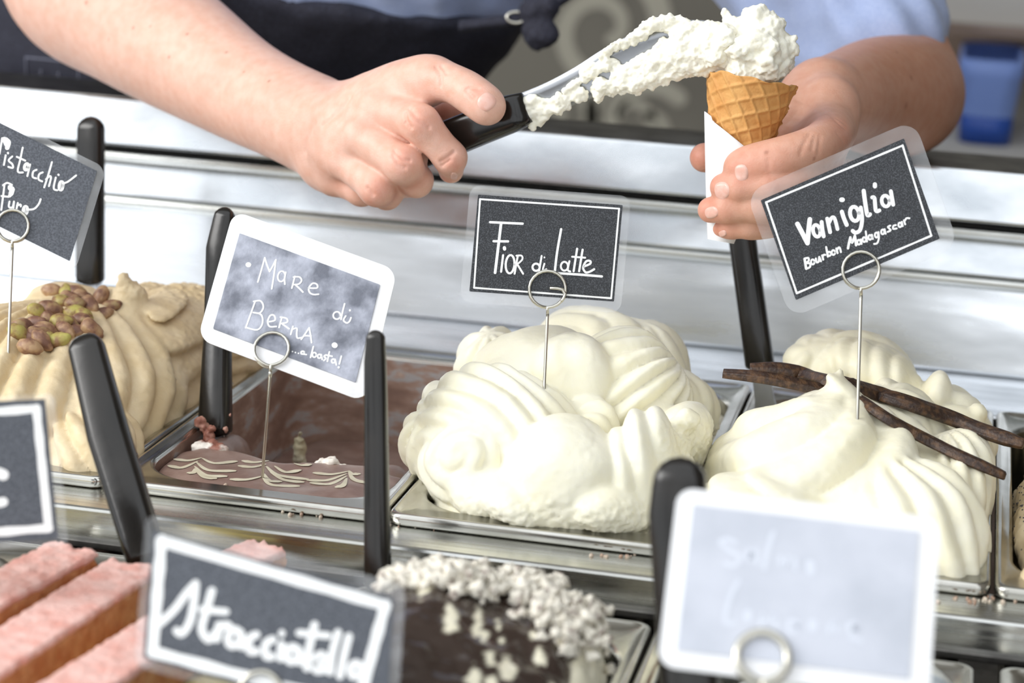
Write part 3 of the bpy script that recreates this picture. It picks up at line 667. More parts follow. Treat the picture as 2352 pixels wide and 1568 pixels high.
bean([(1661, 857, .125), (1760, 868, .125), (1880, 893, .135), (1960, 912, .135), (2050, 968, .12), (2180, 1035, .105), (2308, 1093, .095)], 15, 'thin dark vanilla bean tucked behind the gelato peak, the lower one', (1885, 1975))
bean([(1722, 846, .165), (1810, 852, .168), (1930, 880, .17), (2060, 918, .168), (2170, 955, .158), (2260, 990, .145), (2352, 1020, .135)], 19, 'thick split vanilla bean with reddish edge, the upper one')

# ------------------------------------------------------------------ standing spatulas
def sup(a, e=.55):
    c, s = math.cos(a), math.sin(a); return math.copysign(abs(c) ** e, c), math.copysign(abs(s) ** e, s)
def handle_rings(P, wid, thk, fwd, round0=True, round1=False, n=20):
    R = []; P = [np.asarray(p, float) for p in P]; m = len(P)
    for i in range(m):
        tdir = norm(P[min(i + 1, m - 1)] - P[max(i - 1, 0)]); fv = norm(np.asarray(fwd) - tdir * np.dot(fwd, tdir)); sv = np.cross(tdir, fv)
        base = P[i]
        if i == 0 and round0:
            for q in (.02, .25, .5, .75, .92):
                sc = math.sin(q * math.pi / 2); off = -tdir * wid[0] * math.cos(q * math.pi / 2) * .95
                R.append([base + off + sc * (wid[0] * sup(2 * math.pi * j / n)[0] * sv) + (.35 + .65 * sc) * sc * thk[0] * sup(2 * math.pi * j / n)[1] * fv for j in range(n)])
        R.append([base + wid[i] * sup(2 * math.pi * j / n)[0] * sv + thk[i] * sup(2 * math.pi * j / n)[1] * fv for j in range(n)])
    if round1:
        for q in (.8, .5, .15):
            sc = math.sin(q * math.pi / 2); R.append([P[-1] + tdir * wid[-1] * .5 * math.cos(q * math.pi / 2) + sc * (wid[-1] * sup(2 * math.pi * j / n)[0] * sv + thk[-1] * sup(2 * math.pi * j / n)[1] * fv) for j in range(n)])
    return MB().rings(R)
def spatula(path, wpx, label, blade=None, fwd=(-.15, -1, .1), thick=.7):
    P = [W(*p) for p in path]; k = len(P); wd = [px2m(P[i], wpx[i] / 2) for i in range(k)]
    PP, ww = [], []
    for i in range(k - 1):
        for q in np.arange(6) / 6: PP.append(P[i] + (P[i + 1] - P[i]) * q); ww.append(wd[i] + (wd[i + 1] - wd[i]) * q)
    PP.append(P[-1]); ww.append(wd[-1])
    t0 = norm(PP[1] - PP[0]); PP[0] = PP[0] + t0 * ww[0] * .9
    PP = [PP[0]] + [p for p in PP[1:] if np.dot(p - PP[0], t0) > .002]; ww = ww[-len(PP):]
    t = thing('gelato_spatula', PP[-1], label, 'spatula')
    handle_rings(PP, ww, [w * thick for w in ww], fwd, True, True).obj('handle', M['blackplastic'], t, True)
    td = norm(PP[-1] - PP[-2]); fv = norm(np.asarray(fwd) - td * np.dot(fwd, td)); sv = np.cross(td, fv); L = blade or .07; w = ww[-1]
    R = []
    for q, s in ((-.01, .55), (0, .6), (.25, .7), (.45, 1.15), (.8, 1.2), (.95, 1.0), (1.0, .7)):
        c = PP[-1] + td * L * q; R.append([c + sv * w * s * a + fv * .0009 * b for a, b in ((-1, -1), (1, -1), (1, 1), (-1, 1))])
    MB().rings(R).obj('blade', M['blade'], t)
    return t
spatula([(209, 268, .345), (207, 640, .325)], [62, 64], 'upright black spatula handle behind the pistachio mound, beside the Pistacchio card', .09)
spatula([(519, 478, .175), (503, 570, .168), (500, 760, .155), (494, 985, .135)], [46, 58, 62, 78], 'black spatula standing in the marbled chocolate behind the Mare di Berna card', .09)
spatula([(192, 770, -.05), (250, 1000, -.075), (335, 1275, -.105)], [80, 96, 92], 'leaning black spatula handle in front of the pistachio mound', .05, fwd=(.2, -1, .1))
spatula([(863, 760, -.045), (862, 830, -.047), (868, 1340, -.075)], [40, 50, 62], 'slim upright black spatula handle right of the Mare di Berna card', .05)
spatula([(1563, 1055, -.17), (1560, 1180, -.175), (1590, 1640, -.20)], [112, 136, 136], 'blurred thick black spatula handle behind the white framed front card', .04)
spatula([(1690, 440, .31), (1745, 835, .285)], [60, 66], 'black spatula handle stuck in the vanilla pan behind the gripping hand', .1)
torn('chocolate_streak', [(462, 960, .122, 10), (470, 985, .122, 14), (478, 1005, .118, 13), (455, 975, .122, 10), (530, 950, .13, 7), (520, 985, .125, 8), (490, 985, .118, 8)], 'streaks of chocolate gelato clinging to the spatula foot', None, b=srgb(196, 150, 132), lo=-.1, hi=.3)

# spilled crumbs on the front rail
mb = MB()
for (u, v, r, n) in ((935, 1197, 22, 10), (980, 1205, 30, 14), (1045, 1207, 5, 2), (760, 1180, 50, 16), (690, 1175, 40, 10), (430, 1112, 30, 8), (1420, 1275, 40, 8), (2230, 1380, 40, 14), (2290, 1376, 40, 8)):
    for q in range(n):
        p = WZ(u + rng.randn() * r, v + rng.randn() * 5, -.0072); mb.add(p + SV * rng.uniform(.6, 2.2) * (1 + .5 * rng.rand(len(SV), 1)), SF)
M['spill'] = mat('dried_cream_crumbs', srgb(226, 218, 200), .8, col2=srgb(170, 140, 120), nscale=90)
tag(mb.obj('spilled_crumbs', M['spill'], None, True), 'tiny spilled gelato crumbs on the steel front rail', 'crumbs', kind='stuff')

# ------------------------------------------------------------------ front row: pink sponge slices
M['sponge'] = mat('golden_sponge_crumb', srgb(214, 158, 110), .8, col2=srgb(190, 122, 76), nscale=120, nlo=.35, nhi=.65, bump=.8, bscale=500)
M['pink'] = mat('pink_sponge_top', srgb(240, 196, 186), .8, col2=srgb(228, 160, 146), nscale=90, nlo=.4, nhi=.75, bump=.8, bscale=450, sss=.1)
M['yellowgel'] = mat('pale_yellow_gelato', srgb(236, 220, 150), .5, sss=.1, col2=srgb(228, 210, 130), nscale=50, bump=.3, bscale=300)
def slice_(a, b, w, th, label):
    a = np.asarray(a); b = np.asarray(b); d = b - a; L = np.linalg.norm(d); ex = d / L; ey = norm(np.cross((0, 0, 1), ex)); ez = np.cross(ex, ey); c = (a + b) / 2
    Mx = np.stack([ex, ey, ez], 1).astype(np.float32)
    t = thing('sponge_slice', c - ez * th, label, 'cake slice', 'pink sponge slices')
    for nm, z0, z1, m in (('sponge', -th, -.003, 'sponge'), ('pink_top', -.0045, 0, 'pink')):
        hh = np.array([L / 2, w / 2 + (.0004 if nm == 'pink_top' else 0), (z1 - z0) / 2], np.float32); cc = (c + ez * (z0 + z1) / 2).astype(np.float32); rr = .0016
        R = float(np.linalg.norm(hh)); ext = np.abs(Mx) @ hh + .004
        F = Field(cc - ext, cc + ext, .0014)
        def fn(P):
            q = np.abs((P - cc) @ Mx) - (hh - rr); return np.sqrt((np.maximum(q, 0) ** 2).sum(-1)) + np.minimum(q.max(-1), 0) - rr
        F.apply(fn, cc - ext, cc + ext, .001); V, Q = F.mesh(1); endw = np.clip((np.abs((V - cc) @ Mx[:, 0]) - L / 2 + .006) / .006, 0, 1)
        V = V + vnormals(V, Q) * ((.0006 + .0016 * endw) * fbm(V * 260, 3))[:, None]
        obj(nm, V, Q, M[m], t)
    return t
slice_(WZ(170, 1252, .004), WZ(-140, 1418, .004), .030, .026, 'pink topped sponge slice furthest left, under the dark corner card')
slice_(WZ(312, 1290, .002), WZ(-160, 1590, .002), .030, .026, 'long pink topped sponge slice in the middle with orange crust side')
slice_(WZ(440, 1395, -.002), WZ(20, 1670, -.002), .030, .024, 'pink topped sponge slice lowest in the pan, beside the Stracciatella card')
slice_(WZ(612, 1246, -.004), WZ(440, 1330, -.004), .026, .022, 'short pink sponge piece peeking out behind the Stracciatella card')
F = Field((-.165, -.42, -.09), (-.01, -.04, -.005), .003, warp=(.004, 25)); F.lobe((-.0875, -.235, -.045), (.070, .165, .024), k=.01, ridge=('planar', (1, .6, 0), .02, .003, 1))
gelato('yellow_gelato', F, M['yellowgel'], 'pale yellow gelato under the pink sponge slices', fine=.001)

# ------------------------------------------------------------------ front row: chocolate coated mound with crumble
M['chocoat'] = mat('chocolate_shell_and_cream', (1, 1, 1, 1), .2, vcol=True, bump=.15, bscale=250, spec=.6)
F = Field((0, -.36, -.07), (.165, -.05, .06), .0018, warp=(.004, 22))
F.lobe((.083, -.195, -.028), (.068, .115, .052), k=.01); F.lobe((.070, -.19, -.004), (.046, .07, .034), k=.008); F.lobe((.130, -.17, -.030), (.022, .075, .046), k=.006, ridge=('polar', norm((-.3, .2, .9)), 7, .003, .6)); F.lobe((.112, -.165, -.018), (.036, .06, .038), k=.008, ridge=('polar', norm((-.4, .2, .9)), 9, .003, .6))
V, Q = F.mesh(1); V = V + vnormals(V, Q) * (.0012 * fbm(V * 110, 3))[:, None]
P_ = V - CAM; zz = P_ @ FW; uu = 1176 + FPX * (P_ @ RT) / zz; vv = 784 - FPX * (P_ @ UP) / zz
w = np.clip((uu + 60 * fbm(V * 60, 3) - 1305) / 14, 0, 1)
for (a, b, r) in ((1037, 1420, 22), (1098, 1418, 15), (1092, 1450, 9), (1112, 1462, 9), (1145, 1440, 7), (1155, 1475, 8), (1125, 1510, 12), (1165, 1535, 20), (1238, 1510, 16), (1090, 1555, 20), (1130, 1568, 18), (968, 1355, 12), (980, 1350, 14), (1225, 1455, 7), (1290, 1470, 8)):
    dd = np.sqrt(((uu - a) * 1.15) ** 2 + ((vv - b) * .6) ** 2) + 9 * fbm(V * np.array([220, 220, 90]), 2); w = np.maximum(w, np.clip((r - dd) / 3, 0, 1))
C = np.asarray(srgb(62, 50, 44)[:3]) * (1 - w[:, None]) + np.asarray(srgb(246, 240, 216)[:3]) * w[:, None]
ch = obj('chocolate_coated_gelato', V, Q, M['chocoat']); color_attr(ch.data, C); tag(ch, 'dark glossy chocolate coated mound with cream showing and crumble on top', 'gelato')
bc = bvh_of(V, Q)
bm0 = bmesh.new(); bmesh.ops.create_icosphere(bm0, subdivisions=2, radius=1); IV = np.array([v.co[:] for v in bm0.verts]); IF = [tuple(v.index for v in f.verts) for f in bm0.faces]; bm0.free()
M['crumble'] = mat('white_cookie_crumble', srgb(246, 240, 226), .75, col2=srgb(158, 138, 130), nscale=150, nlo=.54, nhi=.68, bump=.7, bscale=500)
mb = MB(); path = catmull([(890, 1318), (935, 1325), (1000, 1330), (1060, 1315), (1120, 1320), (1190, 1335), (1255, 1370), (1305, 1420), (1330, 1455)], 8); k = 0
for i in range(620):
    q = path[rng.randint(len(path))]; s = 34 if q[0] > 1040 else 15; u, v = q[0] + rng.randn() * s, q[1] + rng.randn() * s * .8
    loc, n = hit(bc, u, v)
    if loc is None: loc, n = hit(bc, u, v + 30)
    if loc is None: continue
    r = rng.uniform(.0013, .0042); p = loc + n * rng.uniform(0, .009 if q[0] > 1040 else .004)
    mb.add(p + IV * r * (1 + .75 * fbm(IV * 2.1 + i, 3)[:, None]) * rng.uniform(.7, 1.2, 3), IF)
tag(mb.obj('cookie_crumble', M['crumble'], None, True), 'white and brown crumble heaped over the chocolate coated mound', 'crumble', kind='stuff')

# lower right: pale gelato and brown crumb gelato
M['bluegel'] = mat('pale_blue_grey_gelato', srgb(226, 228, 222), .5, col2=srgb(176, 186, 194), nscale=60, nlo=.45, nhi=.65, bump=.3, bscale=300)
M['nutgel'] = mat('hazel_crumb_gelato', srgb(196, 160, 112), .7, col2=srgb(150, 106, 62), nscale=130, nlo=.4, nhi=.6, bump=.8, bscale=300)
F = Field((.165, -.40, -.08), (.325, -.04, .0), .003, warp=(.005, 25)); F.lobe((.24, -.22, -.045), (.07, .15, .03), k=.01); F.lobe((.300, -.10, -.035), (.018, .04, .022), k=.01)
gelato('pale_gelato', F, M['bluegel'], 'pale blue grey flecked gelato peeking out right of the white framed card', fine=.002, ffreq=120)
F = Field((.34, -.40, -.08), (.50, -.04, -.01), .003, warp=(.005, 25)); F.lobe((.4175, -.23, -.055), (.07, .165, .022), k=.01)
gelato('crumb_gelato', F, M['nutgel'], 'brown crumbly gelato in the pan at the lower right corner', fine=.003, ffreq=150)
# left front pan filling
F = Field((-.335, -.42, -.08), (-.17, -.04, .0), .004, warp=(.005, 25)); F.lobe((-.2525, -.235, -.05), (.07, .165, .03), k=.01)
gelato('peach_gelato', F, M['yellowgel'], 'yellow gelato at the far lower left, mostly out of view', fine=.002)
# ------------------------------------------------------------------ flavour cards
def ell(cx, cy, rx, ry, rot=0, k=18, a0=0, a1=360):
    out = []
    for i in range(k + 1):
        a = math.radians(a0 + (a1 - a0) * i / k); x, y = rx * math.cos(a), ry * math.sin(a); r = math.radians(rot)
        out.append((cx + x * math.cos(r) - y * math.sin(r), cy + x * math.sin(r) + y * math.cos(r)))
    return out
def card(corners, Y, tilt, margin, rad, strokes, o, s, label, paper, lam, rot_note=None, border=None, bw=2., lettering_label=None, thick=.0006, ink='ink'):
    c = [np.array(p, float) for p in corners]; cen = sum(c) / 4; p = W(cen[0], cen[1], Y)
    n = norm(-FW + tilt[0] * RT + tilt[1] * UP)
    Wc = [WP(q[0], q[1], p, n) for q in c]; TL, TR, BR, BL = Wc
    ex, ey = TR - TL, BL - TL; lx, ly = np.linalg.norm(ex), np.linalg.norm(ey); mm = [px2m(p, m) for m in margin]; r = px2m(p, rad)
    def pt(x, y, h): return TL + ex * (x / lx) + ey * (y / ly) + n * h
    def outline(x0, x1, y0, y1, r, h, k=7):
        R = rrect((x0 + x1) / 2, (y0 + y1) / 2, (x1 - x0) / 2, (y1 - y0) / 2, r, 0, k); return [pt(q[0], q[1], h) for q in R]
    t = thing('flavour_card', (TL + BR) / 2, label, 'sign')
    l, rr_, tp, bt_ = mm
    def slab(x0, x1, y0, y1, r, h0, h1, e=0.):
        return MB().rings([outline(x0, x1, y0, y1, r, h0), outline(x0, x1, y0, y1, r, h1)])
    slab(-l, lx + rr_, -tp, ly + bt_, r, -.0004, .0004).obj('laminate', lam, t)
    slab(0, lx, 0, ly, .0006, .0004, .0004 + thick).obj('paper', paper, t)
    top = .0004 + thick
    if border:
        mb = MB(); B = [WP(q[0], q[1], p, n) for q in border]
        w = px2m(p, bw)
        for i in range(len(B) - (0 if len(B) == 4 else 1)):
            a, b_ = B[i], B[(i + 1) % len(B)]; pts = [a + (b_ - a) * q for q in np.linspace(0, 1, 9)]
            mb.ribbon(pts, [w * (1 + .12 * math.sin(3 * q + i)) for q in range(9)], n, top + .00005 * (i + 1))
        mb.obj('border_line', M[ink], t)
    mb = MB()
    for i, st in enumerate(strokes):
        wz, pts = st; pts = [zc(q, o, s) for q in pts]
        P = [WP(q[0], q[1], p, n) for q in (catmull(pts, 5) if 2 < len(pts) < 12 else pts)]
        mb.ribbon(P, px2m(p, wz / s / 2), n, top + .00012 + .000012 * (i % 9))
    if strokes: tag(mb.obj('lettering', M[ink], t), lettering_label or 'white handwritten lettering')
    return t, p, n
def holder(rc, rpx, base, p, n, label, wire=.00095, bend=None, ym=0, extra=False):
    c = WP(rc[0], rc[1], p, n); r = px2m(p, rpx); x = norm(RT - n * np.dot(RT, n)); y = norm(np.cross(n, x)); y = y if y @ UP > 0 else -y
    pts = [np.asarray(base, float) - np.array([0, 0, .012]), np.asarray(base, float)]
    neck = c - y * (r + .004) + n * .0022
    b = np.asarray(base, float)
    for q in np.linspace(.1, .95, 8): pts.append(b + (neck - b) * q)
    pts.append(neck)
    N_ = 44; turns = 2.0
    for i in range(N_ + 1):
        a = -math.pi / 2 + 2 * math.pi * turns * i / N_; off = .0022 if i < N_ * .46 else (-.0016 if i > N_ * .54 else .0022 - .0038 * (i - N_ * .46) / (N_ * .08))
        pts.append(c + r * (math.cos(a) * x + math.sin(a) * y) + n * off)
    t = thing('card_holder', base, label, 'card holder', 'wire card holders')
    MB().tube(pts[:11], wire, 10).obj('stem', M['wire'], t, True)
    MB().tube(pts[10:], wire, 10).obj('ring', M['wire'], t, True)
    if extra:
        e = [c + r * (math.cos(a) * x + math.sin(a) * y) + n * .003 for a in np.linspace(-.75, -.25, 5)] + [c + r * (.80 * x - .02 * y) + n * .003, c + r * (.55 * x + .04 * y) + n * .003, c + r * (.12 * x + .06 * y) + n * .003]
        MB().tube(e, wire, 10).obj('wire_end', M['wire'], t, True)
    return t
# Fior di Latte
o, s, w = (1060, 400), 4.355, 24
S = [(w, [(285, 480), (610, 495)]), (w + 4, [(395, 490), (365, 740), (335, 985)]), (w, [(320, 670), (465, 672)]), (34, [(428, 735), (430, 748)]), (w - 2, [(415, 810), (395, 975)]), (w - 2, ell(485, 900, 44, 92, 4)),
     (w - 4, [(562, 815), (530, 995)]), (w - 6, [(548, 815), (600, 815), (605, 855), (550, 905)]), (w - 4, [(560, 905), (615, 995)]), (w - 2, ell(745, 930, 36, 36)), (w - 4, [(800, 818), (775, 968)]), (w - 6, [(828, 895), (812, 962), (848, 950)]), (16, [(828, 830), (828, 834)]),
     (w, [(995, 550), (955, 780), (930, 990)]), (w, [(930, 988), (1160, 1002), (1402, 1022)]), (w - 4, ell(1028, 920, 36, 44)), (w - 4, [(1078, 870), (1062, 955), (1086, 972)]), (w - 2, [(1155, 745), (1120, 970)]), (w - 2, [(1210, 755), (1175, 970)]), (w - 4, [(1105, 825), (1235, 835)]),
     (w - 2, [(1225, 922), (1285, 895), (1285, 868), (1245, 872), (1215, 935), (1240, 980), (1280, 975), (1325, 950)])]
f1, pF, nF = card([(1098, 447), (1430, 471), (1411, 692), (1078, 669)], .135, (.05, -.02), (20, 18, 22, 26), 26, S, o, s, 'black speckled card reading Fior di Latte with thin white border', M['card'], M['lam'], border=[zc(q, o, s) for q in ((185, 250), (1575, 345), (1495, 1240), (125, 1135))], bw=2.1)
bf = bvh_of(FV, FQ); loc, _ = hit(bf, 1250, 890)
holder((1257, 664), 42, loc, pF, nF, 'wire ring holder with a bent wire end, standing in the Fior di Latte mound', extra=True)
# Vaniglia
o, s, w = (1650, 270), 3.336, 36
v2 = 19
S = [(w, [(605, 815), (645, 890), (682, 962)]), (w, [(682, 962), (690, 870), (700, 780)]), (w - 8, ell(752, 868, 27, 46, -12)), (w - 6, [(790, 800), (795, 850), (806, 910)]), (w - 6, [(833, 775), (855, 878)]), (w - 8, [(845, 810), (868, 768), (890, 775), (912, 855)]), (w - 4, [(945, 722), (960, 770), (982, 822)]), (w, [(942, 630), (950, 630)]),
     (w - 6, ell(1042, 738, 34, 55, -10)), (w - 6, [(1090, 690), (1100, 780), (1085, 860), (1050, 882), (1028, 868)]), (w - 4, [(1112, 562), (1125, 660), (1140, 745), (1160, 742)]), (w - 6, [(1178, 612), (1195, 620), (1205, 712), (1232, 712)]), (w - 4, [(1198, 512), (1198, 528)]), (w - 8, ell(1280, 640, 30, 42, -10)), (w - 6, [(1320, 565), (1328, 610), (1338, 668)]),
     (v2, [(660, 1082), (672, 1158)]), (v2 - 3, [(660, 1080), (688, 1076), (690, 1098), (666, 1115)]), (v2 - 3, [(666, 1115), (700, 1118), (700, 1145), (672, 1158)]), (v2 - 4, ell(722, 1106, 13, 19)), (v2 - 3, [(746, 1080), (752, 1108), (768, 1102), (772, 1068)]), (v2 - 3, [(772, 1068), (785, 1100)]), (v2 - 3, [(795, 1056), (802, 1088)]), (v2 - 4, [(797, 1068), (806, 1052), (818, 1052)]),
     (v2 - 3, [(825, 992), (838, 1065)]), (v2 - 4, ell(848, 1044, 12, 16)), (v2 - 4, ell(880, 1034, 13, 18)), (v2 - 3, [(903, 1003), (912, 1038)]), (v2 - 3, [(908, 1016), (920, 996), (930, 1000), (938, 1030)]),
     (v2, [(992, 1002), (1000, 960), (1010, 918)]), (v2, [(1010, 918), (1022, 960), (1045, 905)]), (v2, [(1045, 905), (1050, 940), (1054, 978)]), (v2 - 4, ell(1075, 955, 12, 18)), (v2 - 4, [(1090, 934), (1096, 968)]), (v2 - 4, ell(1116, 935, 12, 18)), (v2 - 4, [(1128, 872), (1137, 950)]), (v2 - 4, ell(1160, 918, 12, 18)), (v2 - 4, [(1175, 898), (1182, 930)]),
     (v2 - 4, ell(1210, 900, 12, 19)), (v2 - 4, [(1225, 878), (1228, 925), (1215, 962), (1192, 968)]), (v2 - 4, ell(1258, 876, 12, 18)), (v2 - 4, [(1272, 856), (1280, 890)]), (v2 - 4, [(1316, 828), (1298, 838), (1310, 852), (1318, 864), (1296, 876)]), (v2 - 4, [(1358, 824), (1340, 830), (1338, 852), (1364, 850)]), (v2 - 4, ell(1390, 822, 12, 17)), (v2 - 4, [(1404, 800), (1410, 832)]), (v2 - 4, [(1420, 788), (1430, 818)]), (v2 - 4, [(1424, 796), (1440, 772), (1462, 772)])]
f2, pV, nV = card([(1747, 460), (2076, 318), (2152, 544), (1828, 689)], .12, (-.08, .0), (26, 36, 30, 34), 42, S, o, s, 'black card reading Vaniglia Bourbon Madagascar, tilted up to the right', M['card'], M['lam'], border=[zc(q, o, s) for q in ((365, 650), (1410, 215), (1630, 905), (600, 1345))], bw=2.4)
bv = bvh_of(VV, VQ); loc, _ = hit(bv, 1969, 962)
holder((1977, 620), 42, loc, pV, nV, 'wire ring holder pinned in the vanilla mound between the two beans')
# Mare di Berna
o, s, w = (400, 450), 3.137, 12
S = [(38, [(535, 500), (539, 502)]), (w, [(605, 625), (630, 540), (655, 450)]), (w, [(655, 450), (672, 505), (690, 550)]), (w, [(690, 550), (715, 505), (735, 465)]), (w, [(735, 465), (722, 570), (705, 675)]), (w, ell(775, 585, 26, 38, 10)), (w, [(806, 555), (798, 600), (800, 642)]), (w, [(872, 585), (850, 670)]), (w, [(862, 590), (905, 590), (920, 615), (900, 640), (860, 645)]), (w, [(875, 645), (905, 672), (930, 698)]),
     (w, [(970, 668), (1030, 668), (1030, 642), (1000, 635), (972, 668), (978, 700), (1005, 715), (1042, 713)]), (w, ell(1174, 866, 26, 27, 20)), (w, [(1230, 782), (1215, 840), (1204, 895)]), (w, [(1238, 870), (1222, 900), (1245, 920), (1265, 908), (1276, 882)]), (14, [(1268, 828), (1268, 831)]),
     (w, [(585, 768), (552, 860), (518, 955)]), (w, [(575, 765), (625, 762), (645, 805), (620, 848), (572, 845)]), (w, [(572, 845), (630, 862), (638, 925), (600, 970), (518, 952)]), (w, [(680, 912), (728, 900), (722, 866), (695, 866), (676, 908), (690, 945), (738, 945)]), (w, [(778, 880), (758, 952)]), (w, [(768, 878), (812, 888), (815, 915), (765, 925)]), (w, [(780, 926), (830, 962)]),
     (w, [(858, 945), (842, 1002)]), (w, [(850, 968), (885, 958), (885, 995), (890, 1028), (922, 1025)]), (w, [(918, 1038), (945, 1000), (975, 955)]), (w, [(975, 955), (985, 1010), (992, 1062)]), (w, [(942, 1012), (988, 1014)]), (40, [(1156, 1078), (1160, 1082)]),
     (11, [(854, 1125), (855, 1126)]), (11, [(875, 1132), (876, 1133)]), (11, [(897, 1138), (898, 1139)]), (13, ell(928, 1134, 12, 10)), (11, [(928, 1144), (955, 1148)]), (w, [(1005, 1090), (995, 1130), (985, 1168)]), (w, ell(1012, 1150, 14, 17)), (w, ell(1048, 1160, 12, 14)), (w, [(1062, 1148), (1068, 1182)]), (w, [(1096, 1150), (1082, 1160), (1095, 1175), (1080, 1190)]), (w, [(1120, 1128), (1106, 1196)]), (w, [(1095, 1150), (1140, 1160)]), (w, ell(1148, 1194, 12, 14)), (w, [(1162, 1182), (1170, 1222)]), (w, [(1206, 1160), (1192, 1215)]), (15, [(1187, 1238), (1187, 1241)])]
f3, pM, nM = card([(551, 537), (873, 655), (808, 866), (490, 756)], .05, (-.05, .42), (30, 32, 50, 36), 34, S, o, s, 'chalky grey card reading Mare di Berna e basta in a scuffed frame whitened by painted glare', M['card_chalk_glare'], M['lam_worn_glare'])
holder((625, 804), 40, WZ(602, 1100, -.0085), pM, nM, 'wire ring holder standing in the marbled chocolate gelato')
torn('chocolate_stain', [(735, 872, .044, 3.5), (745, 876, .044, 4), (756, 882, .044, 3.5), (764, 885, .044, 2.5)], 'small chocolate smear on the lower edge of the Mare di Berna card', None, a=srgb(160, 92, 62), b=srgb(190, 130, 100), h=.0006, k=.001, rough=.0003)
# Pistacchio Puro
o, s, w = (0, 0), 2.94, 13
S = [(w, [(16, 935), (8, 985), (-2, 1040)]), (44, [(40, 950), (52, 975)]), (30, [(30, 940), (60, 960), (50, 1000)]), (w, [(40, 1050), (28, 1115)]), (14, [(55, 1033), (56, 1037)]), (w, [(84, 1058), (60, 1085), (85, 1110), (88, 1135), (58, 1128)]), (w, [(155, 998), (138, 1080), (122, 1158), (156, 1166)]), (w, [(115, 1060), (172, 1086)]), (20, ell(180, 1128, 13, 22, 15)), (w, [(205, 1112), (186, 1190)]), (w, [(248, 1148), (226, 1160), (222, 1195), (246, 1206)]), (w, [(290, 1165), (266, 1178), (262, 1212), (286, 1226)]),
     (w, [(352, 1096), (328, 1180), (300, 1266)]), (w, [(312, 1212), (338, 1190), (345, 1205), (332, 1258)]), (w, [(378, 1200), (364, 1272), (388, 1286)]), (14, [(396, 1180), (397, 1183)]), (26, ell(414, 1256, 10, 26, 8)), (w, [(425, 1240), (460, 1228), (515, 1186)]),
     (w, [(32, 1245), (22, 1330), (10, 1418)]), (w, [(22, 1252), (50, 1236), (82, 1250)]), (34, [(70, 1270), (82, 1285), (76, 1308)]), (24, [(66, 1262), (90, 1280), (68, 1322)]), (w, [(12, 1325), (60, 1330)]), (w, [(66, 1362), (62, 1398), (86, 1400), (96, 1362)]), (w, [(96, 1362), (92, 1408)]), (w, [(122, 1372), (110, 1425)]), (w, [(116, 1390), (140, 1382), (142, 1395)]), (26, ell(172, 1422, 11, 25, 8)), (w, [(185, 1416), (230, 1412), (262, 1380), (276, 1346)])]
f4, pP, nP = card([(-92, 237), (223, 393), (159, 600), (-156, 444)], .115, (.10, .06), (22, 18, 16, 18), 24, S, o, s, 'grey black card reading Pistacchio Puro cut by the left edge', M['card_slate'], M['lam'])
bp = bvh_of(PV, PQ); loc, _ = hit(bp, 19, 808)
if loc is None: loc = W(19, 808, .1)
holder((30, 519), 36, loc, pP, nP, 'wire ring holder at the left edge pinned in the pistachio mound')
# Stracciatella (front, out of focus)
o, s = (0, 868), 2.24
w = 42
S = [(w, [(825, 1262), (900, 1190), (960, 1110), (1008, 1058)]), (w, [(1008, 1058), (1000, 1150), (980, 1250), (940, 1312), (912, 1300)]), (w, [(1092, 1095), (1062, 1200), (1040, 1290), (1075, 1345), (1110, 1310)]), (w - 6, [(1040, 1190), (1165, 1202)]), (w, [(1130, 1270), (1118, 1340)]), (w, [(1120, 1300), (1160, 1270), (1180, 1275)]), (w, ell(1205, 1335, 30, 42, 15)), (w, [(1240, 1310), (1245, 1380)]), (w, [(1320, 1320), (1285, 1340), (1285, 1400), (1320, 1405)]), (w, [(1405, 1345), (1370, 1365), (1368, 1425), (1400, 1432)]), (w, [(1450, 1370), (1445, 1440)]), (w - 8, [(1452, 1310), (1452, 1316)]), (w, ell(1505, 1420, 28, 38, 10)), (w, [(1540, 1400), (1545, 1460)]),
     (w, [(1620, 1270), (1590, 1400), (1580, 1490)]), (w - 6, [(1540, 1310), (1690, 1325)]), (w, [(1620, 1470), (1670, 1450), (1655, 1420), (1620, 1450), (1625, 1500), (1670, 1500)]), (w, [(1740, 1310), (1710, 1420), (1700, 1510)]), (w, [(1795, 1330), (1770, 1430), (1750, 1530)]), (w, ell(1830, 1500, 26, 34, 10)), (w, [(1862, 1480), (1866, 1530)])]
f5, pS, nS = card([(352, 1218), (905, 1372), (838, 1650), (330, 1510)], -.27, (-.03, .12), (20, 26, 34, 24), 28, S, o, s, 'blurred black card with thick white border reading Stracciatella in the foreground', M['card_slate'], M['lam'], border=[(372, 1242), (885, 1390), (822, 1622), (352, 1496)], bw=13)
holder((600, 1590), 48, WZ(560, 1900, -.06), pS, nS, 'wire ring holder of the blurred Stracciatella card at the bottom edge', wire=.0012)
